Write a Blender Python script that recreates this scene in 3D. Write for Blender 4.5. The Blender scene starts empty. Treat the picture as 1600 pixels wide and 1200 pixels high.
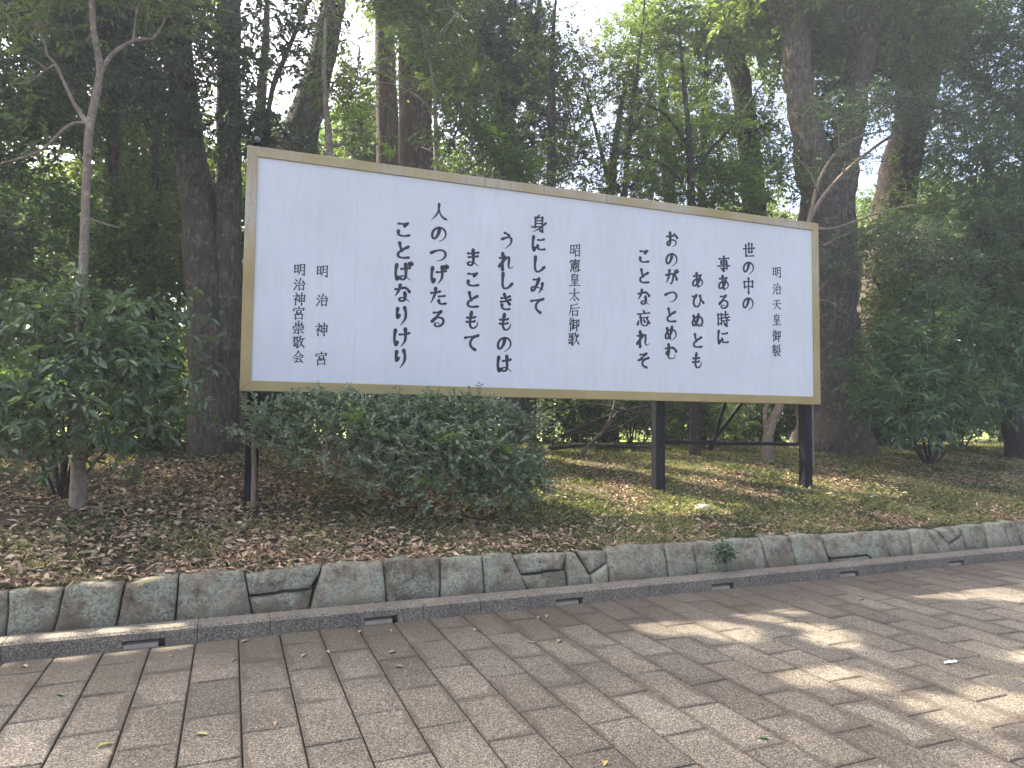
import bpy, math, random
import numpy as np
from mathutils import Matrix, Vector

# ------------------------------------------------------------------ camera, sky, sun, exposure
SC = bpy.context.scene
COL = SC.collection
F_PX, CAM_H = 1075.0, 1.70
_ax = np.array([2643, 87, F_PX]); _ax /= np.linalg.norm(_ax)
_ay = np.array([-439, 52, F_PX]); _ay -= _ax * (_ax @ _ay); _ay /= np.linalg.norm(_ay)
_az = np.cross(_ax, _ay)
CR = np.stack([_ax, _ay, _az])            # world = CR @ (right, down, forward)
cam = bpy.data.cameras.new('camera')
cam_o = bpy.data.objects.new('camera', cam)
COL.objects.link(cam_o)
cam.sensor_width = 36.0
cam.lens = 36.0 * F_PX / 1600.0
cam.clip_start, cam.clip_end = 0.05, 3000
M = Matrix.Identity(4)
for r in range(3):
    M[r][0], M[r][1], M[r][2] = CR[r, 0], -CR[r, 1], -CR[r, 2]
M[2][3] = CAM_H
cam_o.matrix_world = M
SC.camera = cam_o

SUN = Vector((-0.60, 0.75, 1.22)).normalized()     # towards the sun: behind the board, to the left
SUN_EL, SUN_ROT = math.asin(SUN.z), math.atan2(SUN.x, SUN.y)
world = bpy.data.worlds.new('World'); SC.world = world; world.use_nodes = True
wn = world.node_tree; bg = wn.nodes['Background']
sky = wn.nodes.new('ShaderNodeTexSky'); sky.sky_type = 'NISHITA'; sky.sun_disc = False
sky.sun_elevation, sky.sun_rotation = SUN_EL, SUN_ROT
sky.dust_density = 5.5; sky.air_density = .55; sky.ozone_density = .2
wn.links.new(sky.outputs[0], bg.inputs[0]); bg.inputs[1].default_value = 0.15
sl = bpy.data.lights.new('sun', 'SUN'); sl.energy = 3.4; sl.angle = math.radians(0.5); sl.color = (1, .93, .8)
so = bpy.data.objects.new('sun', sl); COL.objects.link(so)
so.rotation_euler = SUN.to_track_quat('Z', 'Y').to_euler(); so.location = (-8, 14, 25)
SC.view_settings.view_transform = 'Standard'; SC.view_settings.look = 'None'
SC.view_settings.exposure = 2.42; SC.view_settings.gamma = 1.0
cy = SC.cycles
cy.max_bounces = 7; cy.diffuse_bounces = 4; cy.glossy_bounces = 2; cy.transmission_bounces = 3
cy.transparent_max_bounces = 4; cy.sample_clamp_indirect = 6.0; cy.caustics_reflective = False; cy.caustics_refractive = False

# ------------------------------------------------------------------ projection helpers (photo pixel -> world)
def ray(px, py): return CR @ np.array([px - 800.0, py - 600.0, F_PX])
def PY(px, py, Y):
    d = ray(px, py); return np.array([0, 0, CAM_H]) + d * (Y / d[1])
def proj(p):
    c = (np.asarray(p) - [0, 0, CAM_H]) @ CR; return 800 + F_PX * c[0] / c[2], 600 + F_PX * c[1] / c[2]
def depth(p): return float(CR[:, 2] @ (np.asarray(p) - [0, 0, CAM_H]))
GY = [(-500, 0.0), (6.2, .40), (7.45, .60), (8, .72), (9.8, .98), (12, 1.18), (14, 1.22), (18, 1.0), (24, .8), (60, .8), (900, .8)]
def gz(y): return float(np.interp(y, [a for a, b in GY], [b for a, b in GY]))
def G0(px, py):
    d = ray(px, py); return np.array([0, 0, CAM_H]) - d * (CAM_H / d[2])
def GS(px, py):
    """where the pixel's ray meets the bank"""
    d = ray(px, py); o = np.array([0, 0, CAM_H])
    for Y in np.arange(6.2, 30, .02):
        p = o + d * (Y / d[1])
        if p[2] <= gz(Y): return p
    return o + d * (12 / d[1])
def vnoise(P, f, seed=0):
    """cheap smooth pseudo noise in -1..1"""
    P = np.asarray(P, float) * f; s = seed * 1.7
    x, y, z = P[..., 0], P[..., 1], P[..., 2]
    return (np.sin(x * 1.9 + 1.3 * np.sin(y * 1.7 + s) + s) * np.cos(y * 2.1 - z * .9 + 1.1 * np.sin(z * 1.3 + s))
            + np.sin(z * 2.3 + 1.2 * np.sin(x * 1.5 - s) + y * .7 + 2 * s)) * .5

# ------------------------------------------------------------------ materials
def new_mat(name):
    m = bpy.data.materials.new(name); m.use_nodes = True
    nt = m.node_tree; b = nt.nodes['Principled BSDF']
    return m, nt, b
def N(nt, kind, **kw):
    n = nt.nodes.new('ShaderNode' + kind)
    for k, v in kw.items():
        if k in n.inputs: n.inputs[k].default_value = v
        else: setattr(n, k, v)
    return n
def L(nt, a, b): nt.links.new(a, b)
def coords(nt, scale=(1, 1, 1), out='Object'):
    tc = N(nt, 'TexCoord'); mp = N(nt, 'Mapping'); mp.inputs['Scale'].default_value = scale
    L(nt, tc.outputs[out], mp.inputs['Vector']); return mp.outputs[0]
def noise(nt, vec, scale, detail=4, rough=.6):
    n = N(nt, 'TexNoise', Scale=scale, Detail=detail, Roughness=rough); L(nt, vec, n.inputs['Vector']); return n.outputs['Fac']
def ramp(nt, fac, stops):
    r = N(nt, 'ValToRGB'); e = r.color_ramp.elements
    while len(e) < len(stops): e.new(.5)
    for k, (p, c) in enumerate(stops):
        e[k].position = p; e[k].color = (*c, 1) if not isinstance(c, (int, float)) else (c, c, c, 1)
    L(nt, fac, r.inputs[0]); return r.outputs[0]
def mix(nt, fac, a, b, mode='MIX'):
    n = N(nt, 'MixRGB', blend_type=mode)
    for k, v in ((0, fac), (1, a), (2, b)):
        if hasattr(v, 'default_value'): L(nt, v, n.inputs[k])
        elif isinstance(v, (int, float)): n.inputs[k].default_value = v
        else: n.inputs[k].default_value = (*v, 1)
    return n.outputs[0]
def math_n(nt, op, a, b=0.0):
    n = N(nt, 'Math', operation=op)
    for k, v in ((0, a), (1, b)):
        if hasattr(v, 'default_value'): L(nt, v, n.inputs[k])
        else: n.inputs[k].default_value = v
    return n.outputs[0]
def bump(nt, b, h, strength=.5, dist=.01):
    n = N(nt, 'Bump', Strength=strength, Distance=dist); L(nt, h, n.inputs['Height']); L(nt, n.outputs[0], b.inputs['Normal'])

def leaf_mat(name, dark, mid, light, trans=(.12, .2, .03), tf=.3, rough=.42, spec=.5):
    m, nt, b = new_mat(name)
    at = N(nt, 'Attribute', attribute_name='tint')
    c = ramp(nt, at.outputs['Fac'], [(0, dark), (.55, mid), (1, light)])
    L(nt, c, b.inputs['Base Color']); L(nt, ramp(nt, at.outputs['Fac'], [(0, rough - .1), (1, min(1, rough + .15))]), b.inputs['Roughness'])
    b.inputs['Specular IOR Level'].default_value = spec
    t = N(nt, 'BsdfTranslucent'); t.inputs[0].default_value = (*trans, 1)
    tc = mix(nt, at.outputs['Fac'], tuple(x * .55 for x in trans), tuple(min(1, x * 1.5) for x in trans)); L(nt, tc, t.inputs[0])
    ms = N(nt, 'MixShader'); ms.inputs[0].default_value = tf
    L(nt, b.outputs[0], ms.inputs[1]); L(nt, t.outputs[0], ms.inputs[2])
    L(nt, ms.outputs[0], nt.nodes['Material Output'].inputs[0])
    return m
LM = dict(
    dark=leaf_mat('evergreen leaf', (.020, .042, .024), (.046, .084, .038), (.11, .16, .065), (.16, .27, .05), .34),
    blue=leaf_mat('dark glaucous leaf', (.022, .038, .030), (.050, .078, .054), (.11, .15, .095), (.10, .18, .05), .28),
    mid=leaf_mat('woodland leaf', (.026, .052, .022), (.060, .104, .038), (.15, .21, .065), (.25, .36, .06), .36),
    light=leaf_mat('light woodland leaf', (.024, .044, .018), (.058, .092, .030), (.16, .18, .05), (.28, .33, .06), .36),
    bush=leaf_mat('clipped bush leaf', (.070, .105, .058), (.185, .240, .140), (.36, .41, .27), (.22, .31, .08), .28, .32, .8),
    aucuba=leaf_mat('broad glossy leaf', (.038, .070, .032), (.085, .140, .066), (.17, .23, .11), (.18, .30, .06), .28, .30, .8),
    lance=leaf_mat('long leaf', (.030, .062, .028), (.062, .120, .052), (.13, .21, .09), (.16, .28, .05), .28, .34, .7),
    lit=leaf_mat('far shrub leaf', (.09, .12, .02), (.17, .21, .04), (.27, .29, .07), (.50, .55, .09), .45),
    shoot=leaf_mat('young shoot leaf', (.12, .20, .03), (.20, .32, .05), (.28, .38, .08), (.36, .48, .09), .45),
)
def bark_mat(name, c0, c1, c2, stretch=(9, 9, 2.2), bs=.6, moss=.0):
    m, nt, b = new_mat(name)
    v = coords(nt, stretch); n1 = noise(nt, v, 2.2, 8, .72)
    v2 = coords(nt); n2 = noise(nt, v2, 1.6, 4)
    n5 = noise(nt, coords(nt, tuple(q * 2.6 for q in stretch)), 3.0, 6, .75)
    c = ramp(nt, n1, [(.32, c0), (.5, c1), (.68, c2)])
    c = mix(nt, 1.0, c, ramp(nt, n5, [(.34, .42), (.54, 1.12)]), 'MULTIPLY')
    n1 = mix(nt, .45, n1, n5)
    c = mix(nt, math_n(nt, 'MULTIPLY', ramp(nt, n2, [(.45, 0), (.62, 1)]), .55), c, c1 if moss == 0 else (.05, .065, .03))
    n3 = noise(nt, v2, 9, 3); c = mix(nt, math_n(nt, 'MULTIPLY', ramp(nt, n3, [(.58, 0), (.68, 1)]), .4), c, tuple(min(1, x * 1.7) for x in c2))
    L(nt, c, b.inputs['Base Color']); b.inputs['Roughness'].default_value = .9; b.inputs['Specular IOR Level'].default_value = .2
    bump(nt, b, n1, min(1, bs * 1.5), .05)
    return m
BM = dict(
    grey=bark_mat('grey brown bark', (.050, .041, .033), (.125, .106, .085), (.24, .205, .165)),
    mossy=bark_mat('mossy bark', (.055, .044, .034), (.135, .112, .085), (.25, .21, .165), moss=1),
    red=bark_mat('fibrous red brown bark', (.05, .030, .022), (.105, .070, .054), (.18, .13, .10), (16, 16, 1.0), .9),
    brown=bark_mat('furrowed brown bark', (.035, .026, .020), (.085, .064, .050), (.16, .125, .10), (20, 20, 1.6), 1.0),
    pale=bark_mat('pale young bark', (.15, .115, .085), (.25, .20, .15), (.34, .28, .215), (14, 14, 5), .35),
    darkb=bark_mat('dark bark', (.026, .022, .019), (.06, .05, .042), (.11, .093, .075)),  # same pattern as the grey brown bark, in a darker tone
)

# ------------------------------------------------------------------ mesh helpers
def thing(name, label, cat, loc, group=None):
    o = bpy.data.objects.new(name, None); COL.objects.link(o); o.location = Vector(loc); o.empty_display_size = .2
    o['label'] = label; o['category'] = cat
    if group: o['group'] = group
    return o
def mk(name, V, faces, mat, parent=None, smooth=False, tint=None, origin=None, uv=None, kind=None, label=None, cat=None, group=None):
    """one mesh object; V in world space, moved to the parent's (or the given) origin"""
    V = np.asarray(V, np.float32)
    if parent is not None: org = np.array(parent.matrix_basis.translation)
    elif origin is not None: org = np.asarray(origin, float)
    else: org = np.zeros(3)
    if parent is not None and parent.parent is not None: org = org + np.array(parent.parent.matrix_basis.translation)
    V = V - org.astype(np.float32)
    me = bpy.data.meshes.new(name)
    if isinstance(faces, np.ndarray): faces = [faces]
    faces = [np.asarray(f, np.int32) for f in faces if len(f)]
    me.vertices.add(len(V)); me.vertices.foreach_set('co', V.ravel())
    idx = np.concatenate([f.ravel() for f in faces])
    cnt = np.concatenate([np.full(len(f), f.shape[1], np.int32) for f in faces])
    st = np.concatenate([[0], np.cumsum(cnt)[:-1]]).astype(np.int32)
    me.loops.add(len(idx)); me.loops.foreach_set('vertex_index', idx)
    me.polygons.add(len(cnt)); me.polygons.foreach_set('loop_start', st); me.polygons.foreach_set('loop_total', cnt)
    me.polygons.foreach_set('use_smooth', np.full(len(cnt), bool(smooth)))
    if tint is not None:
        a = me.attributes.new('tint', 'FLOAT', 'POINT'); a.data.foreach_set('value', np.asarray(tint, np.float32))
    if uv is not None:
        u = me.uv_layers.new(name='UVMap'); u.data.foreach_set('uv', np.asarray(uv, np.float32)[idx].ravel())
    me.update(calc_edges=True)
    for m in (mat if isinstance(mat, list) else [mat]): me.materials.append(m)
    o = bpy.data.objects.new(name, me); COL.objects.link(o)
    if parent is not None: o.parent = parent
    elif origin is not None: o.location = org
    if kind: o['kind'] = kind
    if label: o['label'] = label
    if cat: o['category'] = cat
    if group: o['group'] = group
    return o
class MB:
    def __init__(s): s.V = []; s.F = {3: [], 4: []}; s.n = 0
    def add(s, V, *faces):
        V = np.asarray(V, float); s.V.append(V)
        for f in faces:
            f = np.asarray(f, int)
            if len(f): s.F[f.shape[1]].append(f + s.n)
        s.n += len(V)
    def faces(s): return [np.concatenate(f) for f in s.F.values() if f]
    def verts(s): return np.concatenate(s.V)
    def build(s, name, mat, parent=None, **kw): return None if not s.n else mk(name, s.verts(), s.faces(), mat, parent, **kw)
BOXF = np.array([[0, 3, 2, 1], [4, 5, 6, 7], [0, 1, 5, 4], [1, 2, 6, 5], [2, 3, 7, 6], [3, 0, 4, 7]])
def box(mb, o, u, v, w):
    """box from corner o along three edge vectors (right-handed)"""
    o, u, v, w = [np.asarray(x, float) for x in (o, u, v, w)]
    mb.add([o, o + u, o + u + v, o + v, o + w, o + u + w, o + u + v + w, o + v + w], BOXF)
def resample(pts, k):
    pts = np.asarray(pts, float)
    if len(pts) < 3: return np.linspace(0, 1, k)[:, None] * (pts[-1] - pts[0]) + pts[0] if len(pts) == 2 else pts
    P = np.vstack([2 * pts[0] - pts[1], pts, 2 * pts[-1] - pts[-2]]); out = []
    for t in np.linspace(0, len(pts) - 1, k):
        i = min(int(t), len(pts) - 2); u = t - i; a, b, c, d = P[i:i + 4]
        out.append(.5 * (2 * b + (c - a) * u + (2 * a - 5 * b + 4 * c - d) * u * u + (3 * b - a - 3 * c + d) * u ** 3))
    return np.array(out)
def tube(mb, pts, radii, nseg=8, k=None, rough=0.0, seed=0, flute=0.0):
    pts = np.asarray(pts, float); n0 = len(pts)
    k = k or max(2, (n0 - 1) * 5 + 1)
    R = np.interp(np.linspace(0, n0 - 1, k), np.arange(n0), radii) if not np.isscalar(radii) else np.full(k, radii)
    P = resample(pts, k)
    T = np.gradient(P, axis=0); T /= np.linalg.norm(T, axis=1)[:, None] + 1e-9
    ref = np.array([.31, .95, .02]) if abs(T[0] @ np.array([.31, .95, .02])) < .8 else np.array([1., 0, 0])
    A = np.cross(T, ref); A /= np.linalg.norm(A, axis=1)[:, None] + 1e-9; B = np.cross(T, A)
    ang = np.linspace(0, 2 * np.pi, nseg, endpoint=False)
    ring = A[:, None] * np.cos(ang)[None, :, None] + B[:, None] * np.sin(ang)[None, :, None]
    rad = np.repeat(R[:, None], nseg, 1)
    if rough: 
        q = P[:, None] + ring * rad[..., None]
        rad = rad * (1 + rough * vnoise(q, 2.2, seed) + rough * .5 * vnoise(q, 6.5, seed + 1))
    if flute: rad = rad * (1 + flute * np.sin(ang * 5 + seed)[None] * np.linspace(1, 0, k)[:, None] ** 2)
    V = (P[:, None] + ring * rad[..., None]).reshape(-1, 3)
    i = np.arange(k - 1)[:, None] * nseg; j = np.arange(nseg)[None]; j2 = (j + 1) % nseg
    Fq = np.stack([i + j, i + j2, i + nseg + j2, i + nseg + j], -1).reshape(-1, 4)
    V = np.vstack([V, P[-1] + T[-1] * R[-1] * .5])
    e = (k - 1) * nseg; tri = np.array([[e + a, e + (a + 1) % nseg, k * nseg] for a in range(nseg)])
    mb.add(V, Fq, tri)

def leaf_mesh(P, D, Nn, Ln, Wd, fold=.22, droop=.12, far=False):
    D = D / (np.linalg.norm(D, axis=1)[:, None] + 1e-9)
    S = np.cross(D, Nn); S /= np.linalg.norm(S, axis=1)[:, None] + 1e-9; Nn = np.cross(S, D)
    Ln = Ln[:, None]; Wd = Wd[:, None]; n = len(P)
    if far:
        V = np.stack([P, P + D * Ln * .45 + S * Wd * .5 + Nn * Wd * fold, P + D * Ln - Nn * Ln * droop,
                      P + D * Ln * .45 - S * Wd * .5 + Nn * Wd * fold], 1)
        b = np.arange(n)[:, None] * 4
        return V.reshape(-1, 3), np.concatenate([b + [0, 1, 2], b + [0, 2, 3]]), 4
    up1, up2 = Nn * Wd * fold, Nn * Wd * fold * .75 - Nn * Ln * droop * .45
    V = np.stack([P, P + D * Ln * .33 + S * Wd * .5 + up1, P + D * Ln * .70 + S * Wd * .37 + up2, P + D * Ln - Nn * Ln * droop,
                  P + D * Ln * .70 - S * Wd * .37 + up2, P + D * Ln * .33 - S * Wd * .5 + up1], 1)
    b = np.arange(n)[:, None] * 6
    return V.reshape(-1, 3), np.concatenate([b + [0, 1, 2, 3], b + [0, 3, 4, 5]]), 6

# paths along which the sun reaches the ground through holes in the canopy: (point, radius)
SPOTS = []
def spot(p, r): SPOTS.append((np.asarray(p, float), r))
for x, y, r in [(4.2, 8.5, .5), (4.8, 7.9, .5), (5.4, 7.3, .35), (4.9, 9.2, .5), (5.9, 8.7, .45), (6.3, 8.0, .4), (5.5, 8.1, .4), (3.9, 9.3, .4), (6.9, 7.6, .35), (7.6, 8.4, .3), (6.6, 8.9, .5), (7.2, 9.3, .45), (4.4, 7.3, .35), (6.1, 7.5, .3), (7.9, 7.6, .4), (8.6, 8.4, .45), (5.0, 6.9, .3), (5.9, 6.8, .25), (4.0, 8.0, .4), (8.0, 9.4, .5), (9.3, 7.9, .4), (5.8, 9.5, .5), (5.2, 10.2, .5), (10.2, 8.6, .4), (7.0, 10.0, .4)]:
    spot((x, y, gz(y)), r)
for x, y, r in [(3.35, 4.9, .17), (3.8, 4.65, .22), (4.3, 4.75, .2), (4.75, 5.05, .2), (5.3, 5.2, .16), (4.6, 4.35, .15), (7.3, 4.7, .3), (6.6, 4.85, .2), (8.2, 4.9, .25),
                (4.1, 2.88, .2), (4.5, 2.9, .16), (3.9, 3.5, .17), (3.6, 3.6, .12), (4.4, 4.15, .14), (5.6, 3.2, .2), (6.4, 2.9, .25)]:
    spot((x, y, 0), r)
for z in (.95, 1.25, 1.6): spot((5.33, 8.18, z), .22)
for x in (-1.5, -1.1, -.75, -.4): spot((x, 5.9, .12), .1)
for py in (150, 220, 290, 360, 420): spot(PY(342, py, 11.35), .16)
_SP = np.array([p for p, r in SPOTS]); _SR = np.array([r for p, r in SPOTS]); _SD = np.array(SUN)
def shaded_ok(P, rng, grow=0.0):
    keep = np.ones(len(P), bool)
    for p, r in zip(_SP, _SR):
        d = P - p; t = d @ _SD
        perp = np.linalg.norm(d - t[:, None] * _SD, axis=1)
        keep &= ~((t > .3) & (perp < grow + r * (.8 + .6 * rng.random(len(P)))))
    return keep

LAI = 2.1
def foliage(lobes, rng, leaf=(.085, .034), nleaf=10, twig=.32, lai=1.8, gap=-.25, gapf=1.1, droop=.25, spread=.9, tipbias=1.0, far=False, updir=.15, sun_holes=True, flat=1.0):
    """leafy twigs scattered through ellipsoid lobes; returns leaf verts, faces, tint and twig lines"""
    O, D = [], []
    la = .62 * leaf[0] * leaf[1]
    for lb in lobes:
        c, r = np.asarray(lb[0], float), np.asarray(lb[1], float)
        l = lb[2] if len(lb) > 2 else 1.0
        n = max(6, int(LAI * lai * l * math.pi * r[0] * r[2] / (nleaf * la)))
        u = rng.normal(size=(n, 3)); u /= np.linalg.norm(u, axis=1)[:, None]
        q = u * (rng.random(n) ** .5)[:, None]
        p = c + q * r
        k = vnoise(p, gapf, int(c[0] * 7) % 11) > gap - .3 * rng.random(n)
        p, q = p[k], q[k]
        d = q * .8 + rng.normal(size=p.shape) * .55 + [0, 0, updir]; d[:, 2] *= flat
        O.append(p); D.append(d)
    O = np.concatenate(O); D = np.concatenate(D); D /= np.linalg.norm(D, axis=1)[:, None] + 1e-9
    n = len(O); up = np.array([0, 0, 1.])
    Tl = twig * (.6 + .8 * rng.random(n))
    t = 1 - (1 - (np.arange(nleaf)[None] + rng.random((n, nleaf))) / nleaf) ** tipbias * .85 if tipbias != 1 else .15 + .85 * (np.arange(nleaf)[None] + rng.random((n, nleaf))) / nleaf
    P = O[:, None] + D[:, None] * (Tl[:, None] * t)[..., None] - up * (droop * .35 * Tl[:, None] * t ** 2)[..., None]
    S = np.cross(D, up + rng.normal(size=(n, 3)) * .35); S /= np.linalg.norm(S, axis=1)[:, None] + 1e-9
    sg = np.where(np.arange(nleaf) % 2 == 0, 1., -1.)[None, :, None]
    LD = D[:, None] * .6 + S[:, None] * sg * spread + rng.normal(size=(n, nleaf, 3)) * .3 - up * droop
    NN = up + rng.normal(size=(n, nleaf, 3)) * .45
    tw = .5 + .20 * vnoise(O, .9, 3) + .12 * vnoise(O, 3.7, 5) + rng.normal(size=n) * .10
    tint = np.clip(tw[:, None] + rng.normal(size=(n, nleaf)) * .16, 0, 1).ravel()
    P, LD, NN = P.reshape(-1, 3), LD.reshape(-1, 3), NN.reshape(-1, 3)
    if sun_holes:
        k = shaded_ok(P + LD * .4 * leaf[0], rng, leaf[0] * .35); P, LD, NN, tint = P[k], LD[k], NN[k], tint[k]
    sz = .7 + .55 * rng.random(len(P))
    V, Fc, m = leaf_mesh(P, LD, NN, leaf[0] * sz, leaf[1] * sz, far=far)
    return V, Fc, np.repeat(tint, m), (O, D, Tl)

def curve_limb(a, b, rng, bend=.12, sag=.0):
    a, b = np.asarray(a, float), np.asarray(b, float); ln = np.linalg.norm(b - a)
    m1 = a + (b - a) * .35 + rng.normal(size=3) * bend * ln + [0, 0, .10 * ln - sag * ln]
    m2 = a + (b - a) * .7 + rng.normal(size=3) * bend * ln * .7 + [0, 0, .06 * ln - sag * ln]
    return [a, m1, m2, b]
def limbs(mb, trunks, lobes, rng, r_end=.012, frac=.28, sub=3, twigs=None, ntw=0):
    pts = []
    for path, rad in trunks:
        k = 30; P = resample(path, k); R = np.interp(np.linspace(0, len(path) - 1, k), np.arange(len(path)), rad)
        pts += [(p, r) for p, r in zip(P[6:], R[6:])]
    TP = np.array([p for p, r in pts]); TR = np.array([r for p, r in pts])
    for lb in lobes:
        c = np.asarray(lb[0], float); r = np.asarray(lb[1], float)
        d = np.linalg.norm(TP - (c - [0, 0, .45 * np.linalg.norm(c - TP, axis=1).min()]), axis=1); i = int(d.argmin())
        r0 = min(TR[i] * .55, .02 + .022 * np.linalg.norm(c - TP[i])); r0 = max(r0, r_end * 1.3)
        cv = curve_limb(TP[i], c, rng)
        if not shaded_ok(resample(cv, 24)[4:], rng).all(): continue
        tube(mb, cv, [r0, r0 * .75, r0 * .5, r0 * .3], 6, 10)
        for _ in range(sub):
            e = c + rng.normal(size=3) * r * .55; s = resample(cv, 10)[rng.integers(4, 9)]
            cv2 = curve_limb(s, e, rng, .15)
            if not shaded_ok(resample(cv2, 10), rng).all(): continue
            tube(mb, cv2, [r0 * .4, r0 * .3, r0 * .2, .004], 4, 7)
    if twigs is not None and ntw:
        O, D, Tl = twigs; ii = rng.choice(len(O), min(ntw, len(O)), replace=False)
        for q in ii: tube(mb, [O[q] - D[q] * Tl[q] * .6, O[q], O[q] + D[q] * Tl[q] * .9], [.006, .004, .002], 3, 3)

def LP(px, py, Y, rx, rz, w=1.0, ry=None):
    """a lobe given where it stands: centre on the ray at distance Y, radii in photo pixels at that distance"""
    c = PY(px, py, Y); s = depth(c) / F_PX
    return (c, (rx * s, (ry or min(rx, rz * 1.3)) * s, rz * s), w)
def TP_(pts, Y, base=None):
    """trunk centre line from photo pixels (x, y, width[, dY]) at distance Y"""
    path, rad = [], []
    for q in pts:
        p = PY(q[0], q[1], Y + (q[3] if len(q) > 3 else 0)); path.append(p); rad.append(q[2] * .5 * depth(p) / F_PX)
    return path, rad

def tree(name, label, base, trunks, lobes, leafm='dark', bark='grey', group=None, cat='tree', seed=0, upper=None, shoots=None, ntw=0, sub=3, rough=.10, trunk_part='trunk', limb=True, nseg=12, **kw):
    rng = np.random.default_rng(seed + 17)
    root = thing(name, label, cat, base, group)
    mb = MB()
    for path, rad in trunks: tube(mb, path, rad, nseg, max(12, len(path) * 6), rough, seed, flute=.12 if rad[0] > .12 else 0)
    mb.build(trunk_part, BM[bark], root, smooth=True)
    if lobes:
        V, Fc, ti, tw = foliage(lobes, rng, **kw)
        mk('crown', V, Fc, LM[leafm], root, tint=ti)
        if limb:
            mb = MB(); limbs(mb, trunks, lobes, rng, sub=sub, twigs=tw, ntw=ntw); mb.build('branches', BM[bark], root, smooth=True)
    if shoots:
        V, Fc, ti, tw = foliage(shoots, rng, leaf=(.085, .03), nleaf=9, twig=.16, lai=1.0, gap=-9, updir=.5, sun_holes=False)
        mk('young_shoots', V, Fc, LM['shoot'], root, tint=ti)
    if upper:
        V, Fc, ti, tw = foliage(upper, rng, leaf=(.17, .085), nleaf=9, twig=.5, lai=1.6, gap=-2, far=True)
        mk('upper_crown', V, Fc, LM['mid'], root, tint=ti)
        mb = MB(); limbs(mb, trunks, upper, rng, sub=2); mb.build('branches', BM[bark], root, smooth=True)
    return root
def dup(root, loc, rotz, sc, label):
    r = root.copy(); COL.objects.link(r); r.location = loc; r.rotation_euler = (0, 0, rotz); r.scale = (sc, sc, sc); r['label'] = label
    for ch in list(root.children):
        c = ch.copy(); COL.objects.link(c); c.parent = r
    return r

rng0 = np.random.default_rng(5)
random.seed(5)
#SETTING
# ------------------------------------------------------------------ ground, paving, kerb
def ground_mat():
    m, nt, b = new_mat('woodland soil'); v = coords(nt)
    n1 = noise(nt, v, 22, 6, .7); n2 = noise(nt, v, 1.1, 4)
    c = ramp(nt, n1, [(.3, (.022, .016, .011)), (.5, (.060, .043, .029)), (.72, (.17, .12, .08))])
    g = ramp(nt, noise(nt, v, 30, 5, .7), [(.3, (.045, .040, .022)), (.6, (.16, .135, .07)), (.8, (.34, .27, .15))])
    sp = N(nt, 'SeparateXYZ'); L(nt, v, sp.inputs[0])
    f = math_n(nt, 'ADD', math_n(nt, 'MULTIPLY', sp.outputs[0], .22), math_n(nt, 'MULTIPLY', n2, 1.6))
    f = ramp(nt, f, [(.95, 0), (1.0, 1)]) if False else ramp(nt, math_n(nt, 'MULTIPLY', f, .5), [(.42, 0), (.75, .85)])
    c = mix(nt, f, c, g)
    far = ramp(nt, math_n(nt, 'MULTIPLY', sp.outputs[1], .02), [(.40, 0), (.52, 1)])
    c = mix(nt, far, c, mix(nt, n1, (.10, .14, .03), (.26, .28, .08)))
    L(nt, c, b.inputs['Base Color']); b.inputs['Roughness'].default_value = 1; b.inputs['Specular IOR Level'].default_value = .1
    bump(nt, b, n1, .9, .03); return m
ys = np.unique(np.concatenate([[6.17], np.arange(6.2, 14, .12), np.arange(14, 26, 1.), [30, 40, 60, 120, 400, 900]]))
xs = np.unique(np.concatenate([[-600, -120, -40, -20], np.arange(-10, 22, .15), [24, 30, 45, 120, 600]]))
XX, YY = np.meshgrid(xs, ys); ZZ = np.interp(YY, [a for a, b in GY], [b for a, b in GY])
w = np.clip((YY - 6.2) / .4, 0, 1) * (YY < 30)
Pn = np.stack([XX, YY, ZZ], -1); ZZ = ZZ + w * (.03 * vnoise(Pn, 1.4, 1) + .014 * vnoise(Pn, 6, 2))
ZZ[0] = .05
nx, ny = len(xs), len(ys)
idx = (np.arange(ny - 1)[:, None] * nx + np.arange(nx - 1)[None]); Fg = np.stack([idx, idx + 1, idx + nx + 1, idx + nx], -1).reshape(-1, 4)
mk('ground', np.stack([XX, YY, ZZ], -1).reshape(-1, 3), Fg, ground_mat(), smooth=True, kind='structure')
def gzz(x, y):
    p = np.array([x, y, gz(y)]); return gz(y) + (np.clip((y - 6.2) / .4, 0, 1) if y < 30 else 0) * (.03 * float(vnoise(p, 1.4, 1)) + .014 * float(vnoise(p, 6, 2)))

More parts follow.
